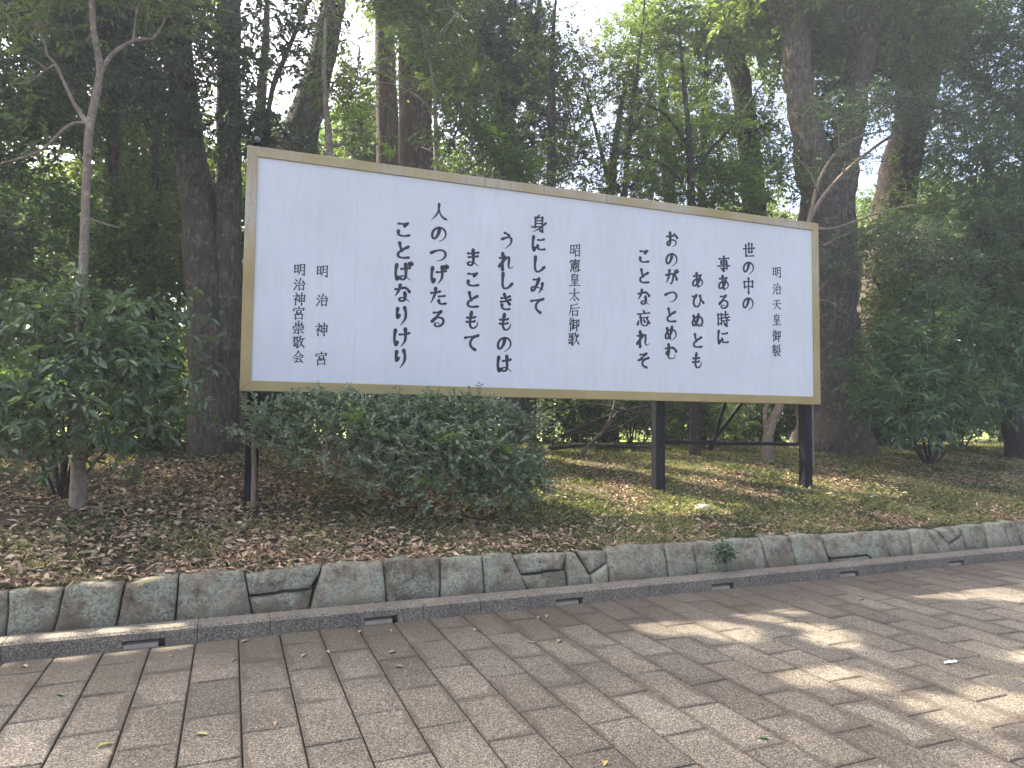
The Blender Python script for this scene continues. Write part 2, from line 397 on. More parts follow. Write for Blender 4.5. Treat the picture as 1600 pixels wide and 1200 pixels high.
def paving_mat():
    m, nt, b = new_mat('exposed aggregate paving'); v = coords(nt)
    at = N(nt, 'Attribute', attribute_name='tint'); uv = N(nt, 'UVMap', uv_map='UVMap')
    vo = N(nt, 'TexVoronoi', Scale=175.0); L(nt, v, vo.inputs['Vector'])
    g = N(nt, 'SeparateColor'); L(nt, vo.outputs['Color'], g.inputs[0])
    c = ramp(nt, g.outputs[0], [(0, (.042, .037, .028)), (.35, (.134, .117, .090)), (.75, (.228, .202, .158)), (1, (.48, .435, .355))])
    c = mix(nt, 1.0, c, ramp(nt, at.outputs['Fac'], [(0, (.70, .685, .67)), (1, (1.18, 1.165, 1.14))]), 'MULTIPLY')
    n2 = noise(nt, v, 1.3, 5, .62); c = mix(nt, 1.0, c, ramp(nt, n2, [(.32, (.66, .64, .62)), (.68, (1.14, 1.12, 1.09))]), 'MULTIPLY')
    su = N(nt, 'SeparateXYZ'); L(nt, uv.outputs[0], su.inputs[0])
    def ed(o, w): return math_n(nt, 'MULTIPLY', math_n(nt, 'SUBTRACT', .5, math_n(nt, 'ABSOLUTE', math_n(nt, 'SUBTRACT', o, .5))), w)
    e = math_n(nt, 'MINIMUM', ed(su.outputs[0], .30), ed(su.outputs[1], .57))
    n3 = noise(nt, v, 2.6, 4, .6); n4 = noise(nt, v, .55, 2)
    k = math_n(nt, 'SUBTRACT', math_n(nt, 'ADD', math_n(nt, 'MULTIPLY', n3, .012), math_n(nt, 'MULTIPLY', ramp(nt, math_n(nt, 'ADD', math_n(nt, 'MULTIPLY', n3, .7), math_n(nt, 'MULTIPLY', n4, .5)), [(.54, 0), (.76, 1)]), .085)), e)
    st = ramp(nt, math_n(nt, 'ADD', math_n(nt, 'MULTIPLY', k, 22.0), .35), [(.25, 0), (.7, 1)])
    c = mix(nt, math_n(nt, 'MULTIPLY', st, .55), c, (.062, .048, .034))
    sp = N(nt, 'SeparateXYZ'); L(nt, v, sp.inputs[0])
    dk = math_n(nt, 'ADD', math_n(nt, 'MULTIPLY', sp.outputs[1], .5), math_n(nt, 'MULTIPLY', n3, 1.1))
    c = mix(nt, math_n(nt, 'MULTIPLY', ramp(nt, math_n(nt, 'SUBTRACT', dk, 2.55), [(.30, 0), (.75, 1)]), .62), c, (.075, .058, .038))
    L(nt, c, b.inputs['Base Color']); b.inputs['Roughness'].default_value = .82; b.inputs['Specular IOR Level'].default_value = .35
    bump(nt, b, g.outputs[1], .55, .003); return m
def plain(name, col, rough=.8, ns=40, var=.35, bs=.3, spec=.3, metal=0):
    m, nt, b = new_mat(name); v = coords(nt); n1 = noise(nt, v, ns, 5, .65)
    c = ramp(nt, n1, [(.25, tuple(x * (1 - var) for x in col)), (.75, tuple(min(1, x * (1 + var)) for x in col))])
    L(nt, c, b.inputs['Base Color']); b.inputs['Roughness'].default_value = rough; b.inputs['Specular IOR Level'].default_value = spec
    b.inputs['Metallic'].default_value = metal
    if bs: bump(nt, b, n1, bs, .01)
    return m
JM = plain('joint dirt', (.016, .013, .009), 1, 60, .5)
mk('paving_bed', [(-60, -40, -.012), (90, -40, -.012), (90, 5.82, -.012), (-60, 5.82, -.012)], np.array([[0, 1, 2, 3]]), JM, kind='structure')
V, Fq, UV, TI = [], [], [], []
rg = np.random.default_rng(2)
nb = 0
for k in range(-26, 100):
    xc = -.045 + .301 * k; off = 5.495 - (.285 if k % 2 else 0) + rg.normal() * .006
    y1 = 5.80
    cuts = [5.80] + [off - .57 * q for q in range(0, 16)]
    cuts = [c for c in cuts if c > -2.6]
    if cuts[0] - cuts[1] < .05: cuts.pop(1)
    for a, bb in zip(cuts[:-1], cuts[1:]):
        g = .0045; x0, x1, ya, yb = xc - .1505 + g, xc + .1505 - g, bb + .0042, a - .0042; c = .006
        h = rg.normal() * .0012; tx, ty = rg.normal(size=2) * .0012
        l = .57
        P = [(x0, ya, -.03), (x1, ya, -.03), (x1, yb, -.03), (x0, yb, -.03)] + [(x0, ya, h - .005), (x1, ya, h - .005), (x1, yb, h - .005), (x0, yb, h - .005)] + \
            [(x0 + c, ya + c, h - tx), (x1 - c, ya + c, h + tx), (x1 - c, yb - c, h + ty), (x0 + c, yb - c, h - ty)]
        V += P; Fq += [[nb + q for q in f] for f in ((0, 1, 5, 4), (1, 2, 6, 5), (2, 3, 7, 6), (3, 0, 4, 7), (4, 5, 9, 8), (5, 6, 10, 9), (6, 7, 11, 10), (7, 4, 8, 11), (8, 9, 10, 11))]
        UV += [((p[0] - x0) / (x1 - x0), (p[1] - ya) / (yb - ya)) for p in P]
        TI += [float(np.clip(.5 + rg.normal() * .25, 0, 1))] * 12; nb += 12
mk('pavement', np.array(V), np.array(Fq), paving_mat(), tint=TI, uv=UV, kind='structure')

# kerb units with drain slots
KM, nt, b = new_mat('weathered kerb concrete'); v = coords(nt)
vo = N(nt, 'TexVoronoi', Scale=170.0); L(nt, v, vo.inputs['Vector']); g = N(nt, 'SeparateColor'); L(nt, vo.outputs['Color'], g.inputs[0])
c = ramp(nt, g.outputs[0], [(0, (.068, .059, .045)), (.5, (.155, .136, .106)), (1, (.36, .315, .25))])
c = mix(nt, 1.0, c, ramp(nt, noise(nt, v, 2.2, 5, .65), [(.3, (.68, .66, .64)), (.7, (1.12, 1.08, 1.02))]), 'MULTIPLY')
L(nt, c, b.inputs['Base Color']); b.inputs['Roughness'].default_value = .9; bump(nt, b, g.outputs[1], .5, .003)
SILL = plain('slot sill concrete', (.33, .29, .23), .8, 30, .2, 0)
DARK = plain('slot dark', (.012, .011, .010), 1, 20, .2, 0)
def kerb_prism(mb, x0, x1, z0, z1, yf=5.805, yb=6.0, ch=.018):
    p = [(yf, z0), (yb, z0), (yb, z1), (yf + ch + .01, z1), (yf + .006, z1 - ch)]
    V = [(x0, y, z) for y, z in p] + [(x1, y, z) for y, z in p]
    mb.add(V, [[q, (q + 1) % 5, 5 + (q + 1) % 5, 5 + q][::-1] for q in range(5)], [[0, 2, 1], [0, 3, 2], [0, 4, 3], [5, 6, 7], [5, 7, 8], [5, 8, 9]])
kb = MB(); slots = []
x = -.68 - 1.76 * 4; u = 0
SX = [-.685 + 1.757 * q for q in range(-3, 9)]
edges = []
for s in SX: edges += [(s - .74, s), (s, s + .28), (s + .28, s + .5), (s + .5, s + 1.017)]
for q, (a, bb) in enumerate(edges):
    if q % 4 == 1:
        kerb_prism(kb, a, bb, .055, .12); box(kb, (a, 5.90, -.02), (bb - a, 0, 0), (0, .10, 0), (0, 0, .075)); slots.append((a, bb))
    elif q % 4 == 0: kerb_prism(kb, a + .005, bb, -.02, .12)
    elif q % 4 == 2: kerb_prism(kb, a, bb - .005, -.02, .12)
    else: kerb_prism(kb, a, bb - .001, -.02, .12)
ko = kb.build('kerb', KM, kind='structure')
for a, bb in slots:
    mb = MB(); box(mb, (a + .004, 5.812, -.01), (bb - a - .05, 0, 0), (0, .086, .012), (0, 0, .032)); mb.build('drain_slot', SILL, ko)

# ------------------------------------------------------------------ dry stone retaining wall
SM, nt, b = new_mat('lichened stone'); v = coords(nt)
n1 = noise(nt, v, 11, 9, .78); n2 = noise(nt, v, 4.2, 7, .72); n3 = noise(nt, v, 46, 5, .75); n6 = noise(nt, v, 130, 3, .7)
c = ramp(nt, n1, [(.30, (.075, .060, .044)), (.5, (.23, .198, .148)), (.72, (.42, .37, .28))])
at = N(nt, 'Attribute', attribute_name='tint')
c = mix(nt, 1.0, c, ramp(nt, at.outputs['Fac'], [(0, (.68, .63, .58)), (1, (1.20, 1.17, 1.12))]), 'MULTIPLY')
lic = math_n(nt, 'MULTIPLY', ramp(nt, n2, [(.43, 0), (.55, 1)]), ramp(nt, n3, [(.42, 0), (.54, 1)]))
c = mix(nt, math_n(nt, 'MULTIPLY', lic, .72), c, (.36, .40, .29))
sp = N(nt, 'SeparateXYZ'); L(nt, v, sp.inputs[0])
c = mix(nt, 1.0, c, ramp(nt, n6, [(.30, .62), (.5, 1.0), (.68, 1.38)]), 'MULTIPLY')
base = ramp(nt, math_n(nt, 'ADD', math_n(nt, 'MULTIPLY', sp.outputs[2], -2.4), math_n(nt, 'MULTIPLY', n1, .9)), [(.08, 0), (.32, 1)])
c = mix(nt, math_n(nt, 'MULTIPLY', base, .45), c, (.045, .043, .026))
c = mix(nt, math_n(nt, 'MULTIPLY', ramp(nt, n3, [(.62, 0), (.70, 1)]), .5), c, (.05, .045, .038))
L(nt, c, b.inputs['Base Color']); b.inputs['Roughness'].default_value = .95; b.inputs['Specular IOR Level'].default_value = .15
hh = N(nt, 'MixRGB'); hh.inputs[0].default_value = .4; L(nt, n1, hh.inputs[1]); L(nt, n3, hh.inputs[2]); bump(nt, b, hh.outputs[0], 1.0, .035)
rw = np.random.default_rng(11)
wall = thing('stone_wall', 'low retaining wall of irregular lichened stones along the kerb', 'wall', (4, 6.1, .06))
def wx(px): return float(PY(px, 880 - px * .05, 6.08)[0])
def wtop(x): return .415 + .022 * math.sin(x * .9 + .5) * math.cos(x * .37)
wmb = MB(); wt = []
def stone(poly):
    poly = np.array(poly, float); cen = poly.mean(0); out = []
    for a, bb in zip(poly, np.roll(poly, -1, 0)):
        k = max(2, int(np.linalg.norm(bb - a) / .035))
        for t in np.arange(k) / k:
            out.append(a + (bb - a) * t)
    out = np.array(out); sd = rw.integers(0, 50); n = len(out)
    q = np.c_[out, np.zeros(n)]
    jit = .007 * vnoise(q, 7, 0) + .004 * vnoise(q, 19, 1)
    out = out + np.c_[jit, -jit]
    prof = [(1.0, .24), (1.0, .034), (.975, .012), (.93, .002), (.8, -.006), (.6, -.01), (.38, -.012), (.18, -.012)]
    ex = rw.normal() * .008; V = []
    for s, dp in prof:
        rr = cen + (out - cen) * (1 - (1 - s) * np.minimum(1, .16 / (np.linalg.norm(out - cen, axis=1) + .02)))[:, None] if s > .9 else cen + (out - cen) * s
        d = dp + ex + (.014 * vnoise(np.c_[rr, np.full(n, sd)], 6, sd) + .006 * vnoise(np.c_[rr, np.full(n, sd)], 17, sd) if dp < .1 else 0)
        V.append(np.c_[rr[:, 0], 6.03 + .30 * (rr[:, 1] - .08) + d, rr[:, 1]])
    V = np.concatenate(V); V = np.vstack([V, [cen[0], 6.03 + .3 * (cen[1] - .08) - .014 + ex, cen[1]]])
    m = len(prof); i = np.arange(m - 1)[:, None] * n; j = np.arange(n)[None]; j2 = (j + 1) % n
    Fq = np.stack([i + j, i + j2, i + n + j2, i + n + j], -1).reshape(-1, 4)
    tri = np.array([[(m - 1) * n + a, (m - 1) * n + (a + 1) % n, m * n] for a in range(n)])
    wmb.add(V, Fq, tri); wt.extend([float(np.clip(.5 + rw.normal() * .28, 0, 1))] * len(V))
B = [(wx(a), wx(bt), t) for a, bt, t in [(98, 88, 'q'), (194, 186, 'q'), (279, 277, 'q'), (383, 398, 'h'), (505, 483, 'q'), (601, 605, 'q'), (691, 687, 'q'), (757, 757, 'q'), (805, 825, 'h'), (886, 884, 'v'),
     (950, 948, 'q'), (1041, 1041, 'q'), (1087, 1087, 'q'), (1130, 1133, 'q'), (1194, 1197, 'q'), (1238, 1241, 'q'), (1286, 1293, 'b'), (1382, 1386, 'q'), (1425, 1419, 'q'), (1452, 1463, 'v'), (1505, 1507, 'q'), (1543, 1538, 'q'), (1571, 1572, 'q'), (1593, 1592, 'q')]]
pre, x = [], B[0][0]
while x > -5: x -= .32 + .2 * rw.random(); pre.append((x, x + rw.normal() * .02, 'q'))
post, x = [], B[-1][0]
while x < 17: x += .32 + .2 * rw.random(); post.append((x, x + rw.normal() * .02, 'q'))
B = pre[::-1] + B + post
gp = .0045
for (a0, b0, t), (a1, b1, _) in zip(B[:-1], B[1:]):
    z0, za, zb = .06, wtop(a0) + rw.normal() * .008, wtop(a1) + rw.normal() * .008
    A0, B0, A1, B1 = a0 + gp, b0 + gp, a1 - gp, b1 - gp
    if t == 'q': stone([(B0, z0), (B1, z0), (A1, zb), ((A0 + A1) / 2, (za + zb) / 2 + .012), (A0, za)])
    elif t == 'h':
        zm = .25; f = lambda z, p, q: p + (q - p) * (z - z0) / (.4 - z0)
        stone([(B0, z0), (B1, z0), (f(zm, B1, A1) - .02, zm), (f(zm, B0, A0), zm - .02)])
        stone([(f(zm, B0, A0), zm + .0), (f(zm, B1, A1) - .04, zm + .018), (A1 + .02, zb), (A0, za)])
    elif t == 'v':
        mx = (a0 + a1) / 2; stone([(B0, z0), (mx + .03, z0), (mx + .06, .24), (A0 + .05, za), (A0, za)]) if False else None
        m0 = a0 + (a1 - a0) * .45
        stone([(B0, z0), (m0 + .03, z0), (m0 + .04, .18), (a0 + (a1 - a0) * .25, za - .01), (A0, za)])
        stone([(m0 + .05, .20), (A1, .30), (A1, zb), (a0 + (a1 - a0) * .3, za)])
        stone([(m0 + .045, z0), (B1, z0), (A1 - .003, .285), (m0 + .055, .18)])
    else:
        stone([(B0 + .02, z0), (b0 + (b1 - b0) * .68, z0), (b0 + (b1 - b0) * .66, .14), (B0 + .02, .14)])
        stone([(B0, .155), (b0 + (b1 - b0) * .68, .155), (b0 + (b1 - b0) * .72, z0), (B1, z0), (A1, zb), (A0, za)])
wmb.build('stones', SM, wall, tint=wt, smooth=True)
mb = MB(); box(mb, (-5, 6.19, .03), (22, 0, 0), (0, .10, .0), (0, 0, .33)); mb.build('earth_core', JM, wall)
#SIGN
# ------------------------------------------------------------------ the board
SO = np.array([.075, 8.0, 1.985]); SU = np.array([7.955, -.30, 0]); SLEN = float(np.linalg.norm(SU)); SU /= SLEN
SN = np.array([SU[1], -SU[0], 0.]); SZ = np.array([0, 0, 1.]); SH = 2.703     # SN faces the path
FW, FD = .115, .12
sign = thing('notice_board', 'long white board in a gold frame on black posts with Japanese poems', 'sign board', (4, 7.85, .7))
def sp_(u, v, w=0.0): return SO + SU * u + SZ * v + SN * w
PM, nt, b = new_mat('white panel'); v = coords(nt, (1, 1, 1)); n1 = noise(nt, v, 1.2, 4); n2 = noise(nt, coords(nt, (6, 6, .7)), 3, 4)
c = ramp(nt, n1, [(.3, (.64, .65, .635)), (.7, (.70, .71, .695))]); c = mix(nt, math_n(nt, 'MULTIPLY', ramp(nt, n2, [(.46, 0), (.72, 1)]), .28), c, (.55, .56, .53))
L(nt, c, b.inputs['Base Color']); b.inputs['Roughness'].default_value = .45; b.inputs['Specular IOR Level'].default_value = .35
FM, nt, b = new_mat('anodised gold frame'); v = coords(nt); n1 = noise(nt, v, 2.0, 4)
c = ramp(nt, n1, [(.3, (.34, .255, .100)), (.7, (.43, .33, .145))])
n2 = noise(nt, coords(nt, (14, 14, 1.4)), 2.0, 6, .75); n4 = noise(nt, v, .8, 2)
tcz = N(nt, 'SeparateXYZ'); L(nt, coords(nt), tcz.inputs[0])
hi = ramp(nt, math_n(nt, 'MULTIPLY', tcz.outputs[2], .25), [(.66, 0), (.80, 1)])
wea = math_n(nt, 'MULTIPLY', hi, ramp(nt, n4, [(.40, 0), (.6, 1)]))
c = mix(nt, math_n(nt, 'MULTIPLY', wea, .65), c, (.52, .46, .37))
c = mix(nt, math_n(nt, 'MULTIPLY', math_n(nt, 'MULTIPLY', wea, ramp(nt, n2, [(.52, 0), (.66, 1)])), .75), c, (.13, .10, .07))
L(nt, c, b.inputs['Base Color']); b.inputs['Roughness'].default_value = .5; b.inputs['Metallic'].default_value = .25; b.inputs['Specular IOR Level'].default_value = .4
NSH = 7
for q in range(NSH):
    wq = (SLEN - 2 * FW + .04) / NSH
    mb = MB(); box(mb, sp_(FW - .02 + q * wq + .0003, FW - .02, -.05), SU * (wq - .0007), SZ * (SH - 2 * FW + .04), SN * .07); mb.build('panel', PM, sign)
def frame_piece(o0, o1, i1, i0):
    """mitred bar: outer edge o0-o1, inner edge i0-i1, with a small bevel to the front"""
    mb = MB(); ctr = np.array([sum(q[0] for q in (o0, o1, i1, i0)) / 4, sum(q[1] for q in (o0, o1, i1, i0)) / 4])
    quad = [np.array(q, float) for q in (o0, o1, i1, i0)]; V = []
    for dw, ins in ((-.08, 0), (FD - .08 - .006, 0), (FD - .08, .006)):
        for k, q in enumerate(quad):
            inward = (quad[3 - k] - q); inward = inward / np.linalg.norm(inward) * ins
            V.append(sp_(*(q + inward), dw))
    F = [[0, 3, 2, 1]] + [[a, (a + 1) % 4, 4 + (a + 1) % 4, 4 + a] for a in range(4)] + [[4 + a, 4 + (a + 1) % 4, 8 + (a + 1) % 4, 8 + a] for a in range(4)] + [[8, 9, 10, 11]]
    mb.add(V, F); return mb
g = .0022
W_, H_ = SLEN, SH
frame = frame_piece((g, 0), (W_ - g, 0), (W_ - FW - g, FW), (FW + g, FW)).build('frame', FM, sign)
frame_piece((W_, g), (W_, H_ - g), (W_ - FW, H_ - FW - g), (W_ - FW, FW + g)).build('frame', FM, sign)
frame_piece((W_ - g, H_), (g, H_), (FW + g, H_ - FW), (W_ - FW - g, H_ - FW)).build('frame', FM, sign)
frame_piece((0, H_ - g), (0, g), (FW, FW + g), (FW, H_ - FW - g)).build('frame', FM, sign)
POST = plain('black painted post', (.014, .014, .016), .6, 25, .35, .1, .15)
mb = MB(); box(mb, sp_(.05, .05, -.16), SU * (W_ - .1), SZ * (H_ - .1), SN * .075); mb.build('backing', POST, sign)
for u in (.07, 2.72, 5.325, 7.885):
    mb = MB(); z0 = gz(8.1) - .15; w = .145
    c0 = sp_(u, 0, -.345); top = SO[2] + SH - .25
    p = [c0, c0 + SU * w, c0 + SU * w + SN * w, c0 + SN * w]; bv = .012; ring = []
    for q in range(4):
        a, bq, d = p[q], p[(q + 1) % 4], p[q - 1]
        ring += [a + (d - a) / w * bv, a + (bq - a) / w * bv]
    ring = np.array(ring); V = np.vstack([np.c_[ring[:, :2], np.full(8, z0)], np.c_[ring[:, :2], np.full(8, top)]])
    mb.add(V, [[a, (a + 1) % 8, 8 + (a + 1) % 8, 8 + a] for a in range(8)], [[8, 8 + a, 9 + a] for a in range(1, 7)])
    mb.build('post', POST, sign)
pz = gz(8.3)
mb = MB(); tube(mb, [sp_(5.62, -.56, -.42), sp_(W_ + .05, -.60, -.40)], .028, 8, 4); mb.build('rail', POST, sign, smooth=True)
for a, e in ((PY(1106, 700, 9.3), PY(1166, 620, 8.6)), (PY(1110, 702, 9.35), PY(1136, 620, 8.7))):
    mb = MB(); tube(mb, [a, e], .032, 8, 3); mb.build('brace', POST, sign, smooth=True)
# lettering: text columns from right to left, (string, relative size, [(px, py) first, last])
INK, nt, b = new_mat('black lettering'); b.inputs['Base Color'].default_value = (.018, .022, .032, 1); b.inputs['Roughness'].default_value = .5
def on_sign(px, py):
    d = ray(px, py); o = np.array([0, 0, CAM_H]); t = ((SO + SN * .02 - o) @ SN) / (d @ SN); p = o + d * t - SO
    return float(p @ SU), float(p[2])
TEXT = [('明治天皇御製', .150, [(1214, 425.5), (1214, 451.5), (1214, 476), (1213.5, 500), (1213, 524.5), (1213, 548)], .003),
        ('世の中の', .200, [(1170, 391), (1169.5, 418), (1169.5, 446), (1169, 474)], .010),
        ('事ある時に', .200, [(1131, 413), (1130.5, 442), (1130.5, 471), (1130, 499), (1129.5, 527)], .010),
        ('あひぬとも', .200, [(1090, 438), (1090, 470), (1090, 501), (1089.5, 533), (1089, 564)], .010),
        ('おのがつとめむ', .200, [(1049.5, 375), (1049.3, 405), (1049, 433.5), (1048.7, 464), (1048.4, 493), (1048.2, 521), (1048, 550)], .010),
        ('ことな忘れそ', .200, [(1006, 400), (1006, 432), (1005.5, 465), (1005.5, 497.5), (1005, 530), (1005, 563)], .010),
        ('昭憲皇太后御歌', .150, [(899, 391), (898.5, 415), (898, 437.5), (897.5, 461), (897, 484), (896.7, 507), (896.3, 530)], .003),
        ('身にしみて', .200, [(842, 350), (841.5, 381), (841, 414), (840, 446), (839.5, 477.5)], .010),
        ('うれしきものは', .200, [(792, 376), (791, 409), (790.5, 440), (790, 472.5), (789, 504), (788, 537), (787.5, 569)], .010),
        ('まこともて', .200, [(739, 404), (738.5, 436), (738, 469), (737.5, 501), (737, 535)], .010),
        ('人のつげたる', .200, [(686.5, 332), (686, 365), (685.5, 399), (685, 430), (684.5, 464), (684, 497.5)], .010),
        ('ことばなりけり', .200, [(630, 358), (629.5, 392), (629, 425.5), (628.5, 459), (628, 494), (627.3, 527.5), (626.5, 561)], .010),
        ('明治神宮', .128, [(504, 424), (503.5, 469), (502.5, 514.5), (502, 560)], .003),
        ('明治神宮崇敬会', .124, [(468.5, 421.5), (468, 444.5), (467.5, 467), (467, 489), (466.7, 512), (466.3, 535), (466, 558)], .003)]
# brush written characters: strokes on a 100 x 100 square, y downwards
HIRA = {
'の': '52,22 48,45 36,68 22,78 12,66 14,44 30,25 54,18 76,26 88,46 84,68 68,84 50,92',
'あ': '20,25 50,23 76,18|42,8 43,40 47,68 54,86|66,34 58,56 40,78 22,84 14,72 22,54 44,42 68,42 84,54 84,72 70,86 52,94',
'る': '26,20 46,19 68,14|68,14 48,36 18,66|18,66 38,49 60,45 79,54 81,72 68,87 46,92 33,85 36,75 50,73 61,82',
'に': '18,12 14,40 14,68 20,90 27,74|46,28 62,29 84,24|44,62 46,76 62,82 90,80',
'ひ': '12,24 26,23 40,17|40,17 24,40 20,66 32,84 52,84 66,68 70,42 68,20|68,20 76,44 94,62',
'ぬ': '20,22 26,48 42,76|56,14 50,44 34,72 18,80 12,64 22,40 48,26 74,30 86,50 82,72 68,84 56,80 58,70 74,74 94,88',
'と': '32,10 37,32 44,48|80,28 48,44 26,62 26,78 46,86 84,84',
'も': '46,6 40,40 38,70 48,88 66,88 80,74 83,56|20,34 44,36 68,31|18,56 42,58 66,53',
'お': '14,30 38,29 62,24|38,8 39,44 38,72 28,84 16,74 26,60 52,50 76,54 82,70 70,84 52,90|70,16 80,23 89,35',
'が': '10,36 36,33 56,28 64,42 58,70 48,90 38,80|36,8 30,46 12,84|70,30 82,44 89,61|74,8 81,20|88,2 95,14',
'つ': '6,38 34,27 64,22 86,34 86,56 68,73 40,82',
'め': '22,20 28,48 44,78|58,12 50,46 32,74 16,80 12,62 26,38 54,26 80,36 88,58 76,80 52,92',
'む': '12,29 38,28 60,23|34,6 36,40 34,60 24,66 18,54 28,46 36,56 32,76 42,88 66,88 80,82 81,64|70,27 80,34 89,47',
'こ': '24,22 48,23 76,19|76,19 68,26 58,33|24,62 26,79 50,86 84,82',
'な': '12,27 34,25 56,19|38,6 30,34 12,62|66,19 78,26 89,39|64,46 66,68 60,84 42,88 34,78 48,70 68,76 90,91',
'れ': '28,6 28,50 28,94|10,30 26,29 40,23|40,23 26,52 8,76|8,76 34,46 54,28 66,26 66,48 64,74 74,86 94,75',
'そ': '28,16 48,16 72,11|72,11 46,30 16,49|16,49 50,44 88,36|88,36 58,48 44,64 50,82 74,93',
'み': '24,18 44,17 58,13|58,13 44,48 28,76 14,80 14,64 34,56 62,64 92,75|80,40 76,64 56,94',
'し': '32,6 30,40 30,70 42,88 64,82 88,62',
'て': '10,25 46,20 88,13|88,13 58,26 42,48 46,72 70,90',
'う': '36,8 50,13 63,21|20,43 46,34 68,32 78,46 70,70 42,94',
'き': '24,27 48,25 76,17|20,47 48,44 80,35|42,6 54,36 74,60|28,64 30,80 48,88 74,86',
'は': '18,12 13,42 14,70 20,90 26,76|42,32 64,32 90,26|66,8 68,40 68,70 58,86 42,86 38,76 50,68 70,74 94,90',
'ま': '20,23 50,22 82,17|24,43 50,42 78,37|50,4 52,40 52,70 40,86 24,84 22,74 36,68 58,74 84,90',
'た': '10,29 34,28 60,21|36,6 30,40 10,82|54,48 70,46 88,44|54,70 58,82 72,87 94,84',
'け': '16,12 12,42 13,70 20,90 27,74|40,34 62,33 92,27|70,6 72,40 68,68 48,96',
'り': '26,12 23,36 26,60 35,46|64,6 71,34 67,64 44,97',
}
HIRA['げ'] = HIRA['け'] + '|82,0 89,11|94,-5 100,6'
HIRA['ば'] = HIRA['は'] + '|82,0 89,11|94,-5 100,6'
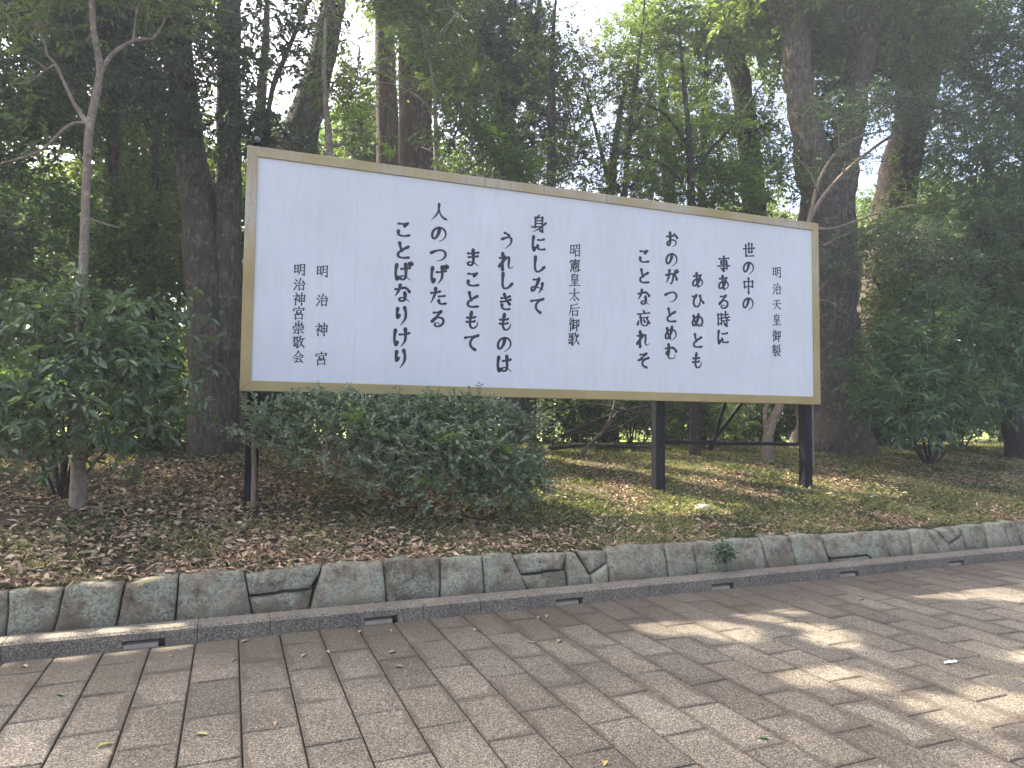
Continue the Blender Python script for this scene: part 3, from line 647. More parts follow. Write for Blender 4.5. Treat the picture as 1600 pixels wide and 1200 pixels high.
KANJI = {
'世': '6,43 50,40 96,35|26,18 26,52 27,87|27,87 56,87 90,84|50,8 50,36 50,63|74,10 74,36 74,62|50,62 62,62 74,61',
'中': '16,28 17,46 19,64|16,28 50,26 84,23|84,23 81,60|19,60 50,58 81,56|50,4 50,50 50,99',
'事': '10,17 50,15 90,11|28,27 29,40|28,27 50,26 72,25|72,25 70,38|29,39 50,38 70,37|26,51 50,50 74,48|74,48 74,76|4,63 50,61 96,58|26,76 50,75 74,74|50,2 50,50 50,92|50,92 38,86',
'時': '10,20 11,50 12,82|10,20 36,18|36,18 36,80|11,47 36,46|12,76 36,75|50,22 70,21 88,18|68,4 68,39|42,41 70,39 98,35|42,60 70,58 98,54|78,42 78,92|78,92 64,85|54,67 63,80',
'忘': '48,2 55,14|8,25 50,22 92,17|26,24 28,47|28,47 52,47 82,43|16,64 9,84|32,57 36,82 50,92 74,90 80,74|50,56 58,70|74,54 84,65 92,78',
'身': '52,0 40,15|28,16 28,40 28,69|28,16 52,15 72,13|72,13 72,50 72,94|72,94 57,86|28,32 72,31|28,48 72,47|6,69 50,66 72,62|94,44 60,71 12,97',
'人': '48,6 44,44 28,70 4,92|46,32 58,62 76,80 98,88',
'明': '10,16 10,72|10,16 36,15|36,15 36,70|10,42 36,41|10,67 36,66|54,10 54,50 40,94|54,10 86,8|86,8 86,92|86,92 72,86|54,34 86,33|53,57 86,56',
'治': '16,10 28,22|6,35 19,45|8,92 18,76 30,56|58,4 50,24 38,42|38,42 64,39 86,34|76,22 84,32 92,44|46,56 48,93|46,56 84,54|84,54 82,91|48,87 82,86',
'天': '20,18 50,17 80,13|8,46 50,44 92,39|50,18 46,50 32,74 6,94|50,46 62,70 94,91',
'皇': '50,0 41,13|26,14 27,47|26,14 74,12|74,12 72,46|27,29 72,28|27,45 72,44|20,60 50,59 80,56|26,76 50,75 74,73|6,94 50,92 94,89|50,46 50,92',
'御': '26,2 6,28|28,24 6,52|20,42 20,98|44,6 35,24|38,22 50,21 63,19|31,41 48,39 67,36|48,20 48,78|38,54 38,82|49,58 65,56|31,85 50,80 66,73|74,19 93,17|93,17 91,62|91,62 83,58|75,19 75,98',
'製': '20,3 12,16|12,15 30,14 50,12|4,28 30,27 56,24|30,2 30,49|16,36 16,50|16,36 46,35|46,35 46,49|66,6 66,37|86,2 86,47|86,47 78,44|48,49 54,57|6,63 50,60 94,56|46,62 30,77 6,88|34,72 34,96|34,96 48,88|86,65 68,75|52,63 66,82 96,96',
'昭': '10,16 10,74|10,16 36,15|36,15 36,72|10,43 36,42|10,69 36,68|48,11 68,10 87,8|87,8 84,40|84,40 76,37|64,12 58,34 42,50|50,56 52,95|50,56 86,54|86,54 84,93|52,89 84,88',
'憲': '50,-2 50,9|12,12 9,23|12,12 50,11 90,9|90,9 84,19|28,21 72,20|26,30 74,29|14,39 50,38 88,36|50,12 50,39|20,47 22,63|20,47 80,45|80,45 78,62|39,47 39,61|60,46 60,61|22,62 78,61|20,73 12,92|34,70 38,90 52,96 72,94 77,80|50,67 57,79|74,69 88,86',
'太': '6,39 50,36 94,31|50,4 48,44 34,70 6,94|50,40 62,66 94,90|42,77 54,90',
'后': '80,5 52,13 22,18|22,18 20,54 4,95|22,40 58,38 96,34|36,60 38,95|36,60 80,58|80,58 78,93|38,89 78,88',
'歌': '4,10 28,9 53,7|42,10 42,44|42,44 34,41|14,20 14,35|14,20 30,19|30,19 30,34|14,33 30,32|4,52 28,51 54,49|42,52 42,95|42,95 33,90|12,62 12,81|12,62 30,61|30,61 30,80|12,79 30,78|66,2 62,20 52,36|64,19 78,18 94,15|94,15 84,32|74,28 70,58 46,95|73,46 82,70 100,92',
'神': '22,2 30,14|4,28 22,27 40,23|40,23 24,46 2,64|22,46 22,99|27,50 39,62|50,26 52,72|50,26 72,25 93,22|93,22 90,70|51,46 90,45|52,67 90,65|70,3 70,99',
'宮': '50,-2 50,11|12,16 8,30|12,16 50,15 92,12|92,12 84,27|32,31 33,52|32,31 68,30|68,30 66,51|33,50 66,49|49,51 44,63|22,63 24,99|22,63 78,61|78,61 76,97|24,93 76,92',
'崇': '50,-2 50,25|26,6 27,27|27,25 74,23|74,4 74,26|50,27 50,37|12,39 8,51|12,39 50,38 90,36|90,36 84,49|28,54 72,52|10,69 50,66 90,63|50,68 50,97|50,97 40,92|30,75 16,92|68,75 84,90',
'敬': '4,14 28,13 54,10|18,3 19,25|38,2 38,24|18,27 4,50|13,40 46,37|46,37 46,70 44,92|44,92 35,87|16,53 17,75|16,53 32,52|32,52 31,74|17,73 31,72|66,2 62,20 50,40|62,24 78,22 96,18|82,24 72,60 46,95|60,36 74,64 99,92',
'会': '50,2 34,28 4,53|50,4 66,28 97,48|33,44 50,43 67,41|18,61 50,58 84,54|46,60 36,80 22,90|22,90 52,86 76,81|66,69 76,80 84,93',
}

def brush(mb, pts, w, hira, put):
    """one brush stroke: pressed start, lighter middle, pressed or swept end"""
    P = np.array(pts, float); n0 = len(P); seg = np.diff(P, axis=0); ln = np.linalg.norm(seg, axis=1).sum()
    k = max(6, int(ln / 4)); Q = resample(P, k) if n0 > 2 else P[0] + (P[-1] - P[0]) * np.linspace(0, 1, k)[:, None]
    T = np.gradient(Q, axis=0); T /= np.linalg.norm(T, axis=1)[:, None] + 1e-9
    t = np.linspace(0, 1, k); ang = np.abs(T[:, 1])
    prof = .80 + .34 * np.exp(-((t - .04) / .10) ** 2)
    end = P[-1] - P[-2]; left_sweep = end[1] > 8 and end[0] < -4; right_sweep = end[1] > 5 and end[0] > 8 and not hira
    if ln < 24: prof = .62 + .60 * t
    elif left_sweep or (hira and n0 > 6): prof = prof * np.interp(t, [0, .6, 1], [1, 1.0, .30])
    elif right_sweep: prof = prof * np.interp(t, [0, .35, .85, 1], [.65, .85, 1.5, .35])
    else: prof = prof + .30 * np.exp(-((t - .96) / .10) ** 2)
    W = w * .5 * prof * (.66 + .40 * ang)
    Nv = np.stack([-T[:, 1], T[:, 0]], -1)
    V = np.concatenate([Q + Nv * W[:, None], Q - Nv * W[:, None]])
    i = np.arange(k - 1); mb.add(put(V), np.stack([i, i + k, i + k + 1, i + 1], -1))
    for c, r in ((Q[0], W[0]), (Q[-1], W[-1])):
        a = np.linspace(0, 2 * np.pi, 10, endpoint=False); C = np.vstack([c + r * np.stack([np.cos(a), np.sin(a)], -1), c])
        mb.add(put(C), [[q, (q + 1) % 10, 10] for q in range(10)])
for body, size, pos, pen in TEXT:
    mb = MB()
    for ch, (px, py) in zip(body, pos):
        hira = ch in HIRA; u, vv = on_sign(px, py); small = size < .18; cnt = 0
        for st in (HIRA if hira else KANJI)[ch].split('|'):
            pts = [tuple(map(float, q.split(','))) for q in st.split()]; cnt += 1
            z = .0213 + .00004 * cnt
            put = lambda A: np.array([sp_(u + (a - 50) / 100 * size * 1.08, vv - (c - 50) / 100 * size * 1.14 + .0006 * (a - 50) * size, z) for a, c in A])
            brush(mb, pts, 11.5 if small else (18.5 if hira else 14.5), hira, put)
    mb.build('lettering', INK, sign)
# little lamp unit standing on the corner of the frame
cp = sp_(.10, SH, -.02)
lampt = thing('camera_unit', 'small black camera on the top left corner of the gold frame', 'camera', cp)
mb = MB(); tube(mb, [cp + [0, 0, .0], cp + [0, 0, .03]], [.03, .03], 10, 3); mb.build('foot', POST, lampt)
mb = MB(); box(mb, cp + np.array([-.045, -.055, .03]), (.09, 0, 0), (0, .10, 0), (0, 0, .085)); mb.build('housing', POST, lampt)
mb = MB(); tube(mb, [cp + [0, -.05, .072], cp + [0, -.075, .072]], [.03, .034], 12, 3); mb.build('lens_ring', plain('dull steel', (.12, .12, .13), .4, 20, .2, 0, .5, .6), lampt)
#TREES
# ------------------------------------------------------------------ trees and shrubs
WG = 'trees of the wood behind the board'
def gp_(px, Y): 
    p = PY(px, 600, Y); p[2] = gz(Y); return p
def up_lobes(x0, x1, y0, y1, z0, z1, n, seed, r=1.5):
    """lobes of a tree's upper crown, above what the photo shows"""
    g = np.random.default_rng(seed)
    out = [((x0 + (x1 - x0) * g.random(), y0 + (y1 - y0) * g.random(), z0 + (z1 - z0) * g.random()), (r * (.8 + .4 * g.random()), r * (.8 + .4 * g.random()), .8)) for _ in range(n)]
    return [l for l in out if not (abs(proj(l[0])[0] - 930) < 190 and proj(l[0])[1] > -190)]      # the opening over the clearing
def stem(px, Y, pts, drop=.25):
    """trunk line whose foot is sunk into the bank"""
    path, rad = TP_(pts, Y); f = path[0].copy(); f[2] = gz(f[1]) - drop
    return [f] + path, [rad[0] * 1.15] + rad

tree('young_tree', 'slender young tree with pale bark standing in the big leaved shrub at the left', gp_(123, 8.2),
     [stem(123, 8.2, [(123, 770, 25), (122, 690, 18), (125, 560, 15), (131, 400, 13), (135, 290, 12), (140, 200, 12), (156, 112, 11), (146, 45, 9), (143, -20, 8), (138, -160, 6)]),
      TP_([(139, 195, 9), (118, 165, 6), (97, 122, 5), (86, 100, 4), (73, 86, 3)], 8.2), TP_([(158, 112, 8), (176, 84, 6), (208, 64, 5), (240, 60, 3)], 8.2),
      TP_([(141, 192, 6), (108, 196, 5), (62, 236, 4), (0, 256, 3)], 8.2), TP_([(208, 64, 4), (210, 45, 3), (213, 20, 2)], 8.2), TP_([(136, 340, 4), (170, 352, 3), (188, 356, 2)], 8.2)],
     [LP(50, 30, 8.4, 90, 50), LP(200, -40, 8.2, 90, 50), LP(110, -90, 8.2, 120, 60), LP(280, 20, 8.3, 55, 40, .7), LP(20, 130, 8.6, 60, 50, .6), LP(60, 240, 8.3, 40, 14, .6)],
     'mid', 'pale', WG, seed=1, leaf=(.08, .032), lai=1.1, ntw=60, rough=.05, nseg=10)

tree('twin_trunk_tree', 'tall tree with twin grey trunks joined at the foot, just left of the board', gp_(340, 11.5),
     [stem(334, 11.5, [(330, 690, 66), (326, 600, 60), (318, 450, 56), (308, 320, 50), (292, 190, 42), (279, 60, 36), (270, -60, 32), (255, -330, 22)]),
      stem(345, 11.5, [(346, 690, 50), (350, 580, 46), (354, 430, 42), (357, 260, 38), (358, 100, 36), (360, -20, 33), (364, -330, 22)]),
      TP_([(332, 565, 7), (350, 575, 6), (362, 592, 4)], 11.1)],
     [LP(330, 55, 11.0, 70, 60), LP(235, 120, 11.2, 70, 75), LP(310, 180, 11.0, 55, 60, .8), LP(390, -20, 11, 80, 50), LP(250, 10, 11.2, 80, 60), LP(300, 110, 10.9, 50, 50), LP(355, 130, 10.9, 30, 60, .8), LP(320, 255, 11.0, 40, 45, .35), LP(180, 50, 11.5, 70, 60)],
     'blue', 'mossy', WG, seed=2, leaf=(.085, .036), lai=2.1,
     upper=up_lobes(-3.5, 3.5, 9.5, 13.5, 9.4, 12.5, 20, 3))
tree('forked_dark_tree', 'thin dark tree with a forked stem behind the twin trunks', gp_(238, 15),
     [stem(238, 15, [(236, 640, 20), (236, 450, 18), (238, 300, 17), (240, 238, 15), (231, 195, 9), (226, 150, 7), (222, 60, 5)]), TP_([(240, 240, 11), (251, 192, 9), (256, 140, 7), (262, 60, 5)], 15),
      TP_([(237, 400, 9), (246, 330, 8), (252, 280, 7)], 15)],
     [LP(215, 160, 15, 70, 50), LP(270, 90, 15, 70, 60), LP(180, 300, 15.2, 45, 30, .8), LP(225, 380, 15, 60, 45), LP(150, 380, 15, 60, 50)],
     'dark', 'darkb', WG, seed=3, leaf=(.10, .045), lai=1.3)
# evergreen trees filling the left
tree('evergreen_tree', 'dense evergreen at the left edge with low dark boughs', gp_(-60, 11),
     [stem(-60, 11, [(-60, 640, 34), (-55, 300, 28), (-40, 0, 22), (-30, -250, 14)])],
     [LP(30, 120, 11, 110, 70), LP(-70, 240, 11, 110, 90), LP(50, 250, 11.2, 85, 60), LP(-30, 380, 11, 110, 70), LP(60, 350, 10.8, 80, 45), LP(40, 20, 11.2, 120, 60), LP(90, 90, 11.4, 60, 50), LP(150, 20, 11.6, 90, 50), LP(60, 200, 11.4, 80, 50), LP(-80, 520, 10.5, 90, 100)],
     'dark', 'grey', WG, seed=4, leaf=(.085, .038), lai=2.8, upper=up_lobes(-9, -3, 9, 15, 9, 12.5, 36, 5))
tree('evergreen_tree', 'evergreen with drooping boughs seen between the slender young tree and the twin trunks', gp_(165, 13),
     [stem(170, 13, [(168, 640, 26), (172, 350, 22), (180, 100, 18), (185, -150, 12)])],
     [LP(130, 170, 13, 85, 45), LP(200, 90, 13.2, 70, 60), LP(110, 320, 12.8, 80, 45), LP(220, 330, 13, 55, 40), LP(160, 420, 12.6, 90, 50), LP(250, 420, 13, 50, 55), LP(120, 60, 13.2, 90, 60), LP(190, 250, 13, 40, 22, .5)],
     'dark', 'grey', WG, seed=5, leaf=(.085, .038), lai=2.4, upper=up_lobes(-4.5, 0, 13, 18, 11.5, 14, 12, 6))
tree('airy_tree', 'thin leaning tree with sparse leaves against the sky above the left end of the board', gp_(395, 10.6),
     [stem(395, 10.6, [(392, 640, 12), (402, 400, 11), (420, 170, 8), (445, 90, 7), (470, 30, 6), (500, -60, 4)]), TP_([(420, 170, 5), (440, 200, 4), (470, 250, 3)], 10.6)],
     [LP(430, 40, 10.6, 60, 50, .6), LP(480, 110, 10.6, 45, 50, .5), LP(400, 110, 10.6, 40, 60, .55), LP(425, 220, 10.5, 60, 45, 1.0), LP(390, 200, 10.3, 25, 50, 1.0), LP(450, -40, 10.6, 70, 40, .7), LP(470, 30, 10.6, 40, 30, .6)],
     'blue', 'darkb', WG, seed=6, leaf=(.10, .042), lai=1.2, ntw=120)
tree('loose_evergreen', 'loose leaved evergreen filling the space between the twin trunks and the ivy clad trunk', gp_(400, 15),
     [stem(400, 15, [(398, 640, 24), (400, 400, 20), (406, 200, 16), (415, 60, 12), (420, -60, 6)])],
     [LP(400, 90, 15, 50, 50, .8), LP(440, 180, 15, 55, 50, .8), LP(390, 220, 15, 40, 50), LP(450, 60, 15, 50, 40, .5), LP(580, 120, 15.4, 40, 60, 1.5), LP(590, 30, 15.4, 50, 50, 1.5), LP(550, 60, 15.2, 40, 60, 1.4), LP(560, 190, 15.2, 50, 50, 1.4), LP(630, 60, 15.6, 40, 80, 1.4), LP(440, 250, 15, 50, 30)],
     'mid', 'grey', WG, seed=31, leaf=(.09, .04), lai=1.2)
tree('ivy_clad_tree', 'leaning tree swathed in ivy above the board, widening downwards', gp_(455, 13.5),
     [stem(440, 13.5, [(410, 640, 90), (430, 380, 80), (455, 260, 66), (485, 160, 48), (508, 70, 40), (525, -20, 36), (534, -70, 26)])],
     [LP(480, 215, 13.2, 36, 50, 1.2), LP(505, 130, 13.2, 30, 50, 1.2), LP(520, 60, 13.2, 36, 50, 1.2), LP(450, 262, 13.2, 40, 30), LP(540, 0, 13, 50, 50), LP(560, 80, 13.4, 40, 60)],
     'dark', 'darkb', WG, seed=7, leaf=(.08, .05), lai=2.0, twig=.2)
tree('slim_stem_tree', 'slim pale stemmed sapling in front of the ivy clad trunk', gp_(510, 9.6),
     [stem(515, 9.6, [(516, 600, 13), (517, 400, 12), (515, 240, 11), (509, 160, 9), (506, 95, 7), (509, 30, 5)]), TP_([(510, 150, 4), (530, 120, 3), (560, 105, 2)], 9.6)],
     [LP(545, 60, 9.7, 45, 40, .8), LP(540, 140, 9.7, 40, 36, .8), LP(560, 215, 9.6, 60, 40, 1.0), LP(500, 30, 9.8, 40, 30, .6)],
     'mid', 'pale', WG, seed=8, leaf=(.075, .03), lai=1.4, ntw=80, rough=.04, shoots=[LP(538, 190, 9.3, 12, 8), LP(545, 130, 9.3, 22, 14), LP(572, 176, 9.3, 10, 8), LP(600, 247, 9.2, 14, 8)])
tree('red_barked_conifer', 'big conifer with fibrous red brown bark rising behind the middle left of the board', gp_(650, 12.2),
     [stem(652, 12.2, [(655, 640, 66), (653, 400, 60), (650, 250, 54), (648, 120, 50), (646, 0, 48), (644, -150, 40), (630, -260, 24)])],
     [LP(600, 20, 11.8, 60, 50), LP(690, 60, 11.7, 50, 60), LP(640, -30, 11.8, 90, 40), LP(700, 150, 11.6, 40, 50), LP(720, -60, 12, 90, 50), LP(640, 60, 11.6, 40, 40, .8), LP(655, 130, 11.4, 40, 30, .6), LP(610, 150, 11.6, 36, 40, .8)],
     'mid', 'red', WG, seed=9, leaf=(.075, .028), lai=1.7, ntw=150, upper=up_lobes(1.5, 6, 11, 16, 11.5, 13.8, 20, 9), rough=.05)
tree('red_barked_conifer', 'narrower red barked conifer to the left of the big one', gp_(603, 14),
     [stem(600, 14, [(600, 640, 44), (604, 400, 40), (606, 250, 36), (602, 100, 32), (598, -50, 26), (590, -160, 14)])],
     [LP(590, 60, 13.6, 60, 60), LP(570, 170, 13.6, 50, 60), LP(560, -40, 13.8, 70, 50), LP(620, 90, 13.5, 36, 60, .7)],
     'dark', 'red', WG, seed=10, leaf=(.08, .03), lai=1.5, rough=.05, upper=up_lobes(0, 4, 14.5, 17, 12.4, 14, 8, 10))
tree('leafy_understorey_tree', 'twiggy understorey tree with bright new shoots in front of the red barked conifers', gp_(690, 9.8),
     [stem(690, 9.8, [(692, 600, 12), (690, 400, 11), (684, 265, 9), (681, 200, 7), (679, 150, 5), (670, 90, 3)]), TP_([(685, 260, 5), (705, 225, 4), (720, 195, 3), (745, 170, 2)], 9.8),
      TP_([(688, 285, 6), (735, 262, 5), (770, 235, 4), (800, 222, 2)], 9.8), TP_([(738, 262, 4), (730, 240, 3), (722, 238, 2)], 9.8), TP_([(754, 250, 4), (755, 225, 3)], 9.8)],
     [LP(600, 200, 9.9, 60, 40, .7), LP(700, 215, 9.8, 70, 40, .8), LP(760, 225, 9.7, 60, 36, .9), LP(640, 120, 10, 60, 50, .45), LP(720, 140, 9.9, 60, 50, .8), LP(580, 130, 10, 45, 45, .6), LP(660, 40, 10, 60, 50, .6), LP(800, 262, 9.6, 60, 24, 1.0)],
     'mid', 'pale', WG, seed=11, leaf=(.07, .028), lai=1.9, ntw=260, rough=.04,
     shoots=[LP(664, 130, 9.4, 14, 10), LP(710, 150, 9.4, 12, 10), LP(590, 110, 9.4, 18, 10), LP(770, 205, 9.2, 14, 8), LP(612, 60, 9.5, 12, 10), LP(695, 240, 9.2, 10, 6), LP(740, 130, 9.4, 12, 8)])
tree('dark_dome_tree', 'tall dark bushy tree with a rounded outline against the open sky', gp_(795, 16),
     [stem(795, 16, [(800, 640, 40), (800, 400, 36), (790, 200, 28), (760, 60, 22), (690, -20, 16)]), TP_([(790, 200, 20), (820, 90, 14), (842, 10, 8), (838, -30, 6)], 16), TP_([(690, 60, 18), (694, 0, 16), (700, -120, 12)], 15.5)],
     [LP(800, 90, 16, 70, 60, 1.3), LP(850, 130, 15.8, 55, 60, 1.2), LP(760, 150, 15.6, 80, 70, 1.3), LP(820, 40, 16, 45, 35, 1.2), LP(740, 60, 16.2, 60, 60, 1.2), LP(820, 210, 15.6, 80, 50, 1.2), LP(862, 95, 16, 34, 40), LP(700, 120, 16.4, 60, 70), LP(780, 0, 16.2, 60, 40, 1.2), LP(855, 220, 15.8, 60, 50), LP(790, 270, 15.2, 80, 40)],
     'blue', 'darkb', WG, seed=12, leaf=(.09, .045), lai=2.0, upper=up_lobes(3.5, 7, 15.5, 18, 13, 14, 6, 12))
rz = np.random.default_rng(44)
wh = [LP(1080 + (rz.random() - .5) * 30 + sx * r * .5, y + sx * 3, 10.8 + sy * .5, r * .55, 11 + 3 * rz.random(), .9) for y, r in ((110, 45), (150, 70), (190, 90), (228, 110), (262, 120), (296, 130), (325, 130)) for sx, sy in ((-1, .4), (1, -.4), (0, 1))]
tree('layered_young_tree', 'young tree with a straight thin trunk and level tiers of leaves above the board', gp_(1083, 10.8),
     [stem(1083, 10.8, [(1085, 640, 16), (1084, 450, 15), (1080, 300, 12), (1075, 200, 9), (1067, 110, 6), (1060, 40, 3)]), TP_([(1080, 270, 6), (1110, 235, 5), (1150, 190, 4), (1195, 125, 3)], 10.8),
      TP_([(1081, 320, 6), (1055, 270, 5), (1020, 250, 4), (960, 236, 3)], 10.8), TP_([(1078, 230, 5), (1040, 180, 4), (1000, 160, 3)], 10.8)],
     wh, 'mid', 'darkb', WG, seed=13, leaf=(.08, .03), lai=2.2, ntw=300, gap=-.1, flat=.35, limb=False, updir=0, rough=.04,
     shoots=[LP(1040, 145, 10.6, 16, 6), LP(1095, 195, 10.6, 20, 6), LP(1010, 262, 10.5, 14, 8), LP(1080, 290, 10.5, 16, 6)])
tree('sunlit_airy_tree', 'airy yellow green tree with gaps of sky to the right of the dark dome', gp_(955, 14.5),
     [stem(955, 14.5, [(950, 640, 18), (952, 400, 16), (958, 260, 12), (970, 170, 8), (985, 90, 5)]), TP_([(955, 300, 8), (930, 200, 5), (912, 130, 3)], 14.5), TP_([(960, 250, 7), (1010, 170, 5), (1030, 110, 3)], 14.5)],
     [LP(925, 90, 14.5, 40, 36, .55), LP(960, 150, 14.5, 60, 60, .6), LP(905, 160, 14.5, 40, 40, .7), LP(920, 240, 14.3, 60, 34, .8), LP(985, 245, 14.3, 50, 40, .7), LP(1010, 120, 14.8, 55, 50, .7), LP(965, 295, 14, 70, 30, 1.0), LP(1005, 185, 14.6, 40, 40, .7)],
     'light', 'grey', WG, seed=14, leaf=(.085, .036), lai=1.5, ntw=200)
tree('bent_limb_tree', 'tree with a crooked limb forking against bright leaves left of the great forked tree', gp_(1175, 14),
     [stem(1185, 14, [(1190, 640, 44), (1186, 450, 40), (1176, 300, 36), (1168, 210, 33), (1156, 120, 30), (1150, 100, 24), (1132, 60, 20), (1120, 20, 18), (1102, -30, 15), (1080, -140, 10)]),
      TP_([(1156, 118, 22), (1152, 60, 17), (1145, -10, 15), (1140, -120, 10)], 14), TP_([(1125, 35, 8), (1090, 10, 6), (1040, 25, 4), (1010, 45, 2)], 14)],
     [LP(1015, 40, 14, 45, 40, .8), LP(1060, -10, 14, 80, 50, .9), LP(1100, 60, 14, 55, 45, .7), LP(1195, 60, 14.2, 36, 60, .9), LP(1030, 80, 14.2, 50, 40, .7), LP(1195, 200, 13.6, 40, 60, .8), LP(1150, 200, 13.8, 50, 40, .6), LP(1210, 300, 13.5, 45, 50, .9), LP(1150, 280, 13.8, 40, 40, .7)],
     'mid', 'darkb', WG, seed=15, leaf=(.085, .036), lai=2.2, ntw=200, upper=up_lobes(5, 11, 13, 16, 12.6, 14, 16, 15))
tree('great_forked_tree', 'massive grey tree dividing into two heavy limbs behind the right end of the board', gp_(1300, 11.2),
     [stem(1300, 11.2, [(1305, 690, 112), (1300, 600, 92), (1294, 480, 88), (1290, 380, 84), (1284, 310, 66), (1266, 230, 50), (1252, 150, 44), (1244, 80, 42), (1238, 20, 40), (1225, -80, 34), (1200, -300, 24)]),
      TP_([(1298, 400, 70), (1306, 320, 56), (1320, 240, 44), (1334, 160, 42), (1344, 90, 40), (1352, 20, 40), (1368, -80, 34), (1385, -300, 22)], 11.2),
      TP_([(1240, 45, 24), (1220, 24, 22), (1200, 5, 20), (1180, -25, 17), (1150, -100, 12)], 11.2), TP_([(1356, 10, 20), (1376, -30, 16), (1400, -100, 12)], 11.2)],
     [LP(1292, 110, 11.6, 36, 90, 1.3), LP(1285, 30, 11.6, 50, 50, 1.2), LP(1300, 215, 11.5, 36, 50), LP(1310, -60, 11, 100, 50), LP(1240, 300, 10.9, 50, 40, .7), LP(1420, -60, 11, 90, 50), LP(1215, 225, 11.4, 30, 60, .6)],
     'dark', 'grey', WG, seed=16, leaf=(.085, .036), lai=1.7, nseg=18, upper=up_lobes(7, 14, 10, 14.5, 10.8, 13, 26, 16), rough=.13)
tree('leaning_brown_tree', 'reddish brown leaning trunk to the right of the great forked tree', gp_(1365, 12.6),
     [stem(1362, 12.6, [(1362, 680, 86), (1370, 580, 74), (1382, 460, 68), (1396, 340, 62), (1410, 250, 56), (1426, 190, 50), (1444, 125, 46), (1462, 60, 40), (1478, 0, 36), (1510, -150, 28)]), TP_([(1425, 190, 26), (1410, 110, 20), (1416, 20, 16), (1420, -100, 12)], 12.6)],
     [LP(1420, 60, 12.3, 60, 60), LP(1400, 150, 12.2, 45, 50, .9), LP(1480, 150, 12.2, 60, 60, 1.3), LP(1500, 40, 12.3, 60, 60, 1.3), LP(1450, 20, 12.4, 60, 50, 1.3), LP(1480, 260, 12.2, 60, 50, 1.3), LP(1440, 250, 12, 50, 36, .7), LP(1385, 430, 11.4, 44, 70, .9), LP(1400, 330, 11.6, 50, 40, .6), LP(1370, 520, 11.2, 40, 60), LP(1460, 330, 11.8, 60, 50)],
     'mid', 'brown', WG, seed=17, leaf=(.085, .034), lai=1.6, ntw=100, upper=up_lobes(12, 18, 11, 15, 11.5, 13.5, 14, 17), rough=.07)
tree('dark_edge_tree', 'dark evergreen closing the right edge with drooping long leaves', gp_(1570, 10),
     [stem(1590, 10, [(1590, 690, 34), (1578, 620, 30), (1600, 450, 26), (1610, 250, 24), (1620, 0, 20)])],
     [LP(1560, 60, 9.6, 80, 60, 1.2), LP(1580, 170, 9.5, 90, 60, 1.2), LP(1540, 250, 9.4, 80, 50, 1.1), LP(1590, 330, 9.2, 80, 50), LP(1530, 350, 9.2, 70, 45, .9), LP(1600, 440, 9.2, 60, 50), LP(1520, 130, 9.8, 50, 60), LP(1640, 80, 9.5, 80, 90), LP(1650, 300, 9.4, 70, 100), LP(1540, 430, 9.3, 60, 40, .8)],
     'dark', 'darkb', WG, seed=18, leaf=(.11, .036), lai=1.9, droop=.5, ntw=80)
tree('feathery_tree', 'feathery small leaved tree with pale twigs arching over the right end of the board', gp_(1330, 9.3),
     [stem(1245, 9.5, [(1266, 700, 12), (1266, 640, 11), (1262, 400, 9), (1262, 350, 8), (1300, 290, 6), (1360, 235, 5), (1420, 195, 3)]), TP_([(1262, 350, 6), (1285, 270, 5), (1330, 220, 4), (1400, 200, 2)], 9.3),
      TP_([(1278, 358, 5), (1310, 355, 4), (1380, 330, 3), (1430, 320, 2)], 9.0), TP_([(1278, 300, 5), (1265, 270, 3), (1240, 240, 2)], 9.2), TP_([(1285, 385, 5), (1340, 360, 4), (1400, 345, 2)], 9.0)],
     [LP(1380, 160, 9.2, 70, 18), LP(1440, 150, 9.1, 80, 22), LP(1330, 195, 9.2, 60, 16), LP(1420, 190, 9.1, 90, 20), LP(1480, 185, 9.0, 60, 22), LP(1290, 165, 9.3, 50, 16), LP(1350, 375, 8.9, 70, 22, 1.2), LP(1420, 365, 8.9, 80, 26, 1.2), LP(1400, 410, 8.8, 80, 22), LP(1330, 420, 8.9, 50, 20), LP(1480, 400, 8.8, 60, 24), LP(1330, 250, 9.2, 60, 16, .7), LP(1310, 480, 9.2, 34, 40, .8)],
     'blue', 'pale', WG, cat='tree', seed=19, leaf=(.062, .025), lai=1.0, ntw=350, flat=.4, updir=.05, rough=.04, droop=.1)

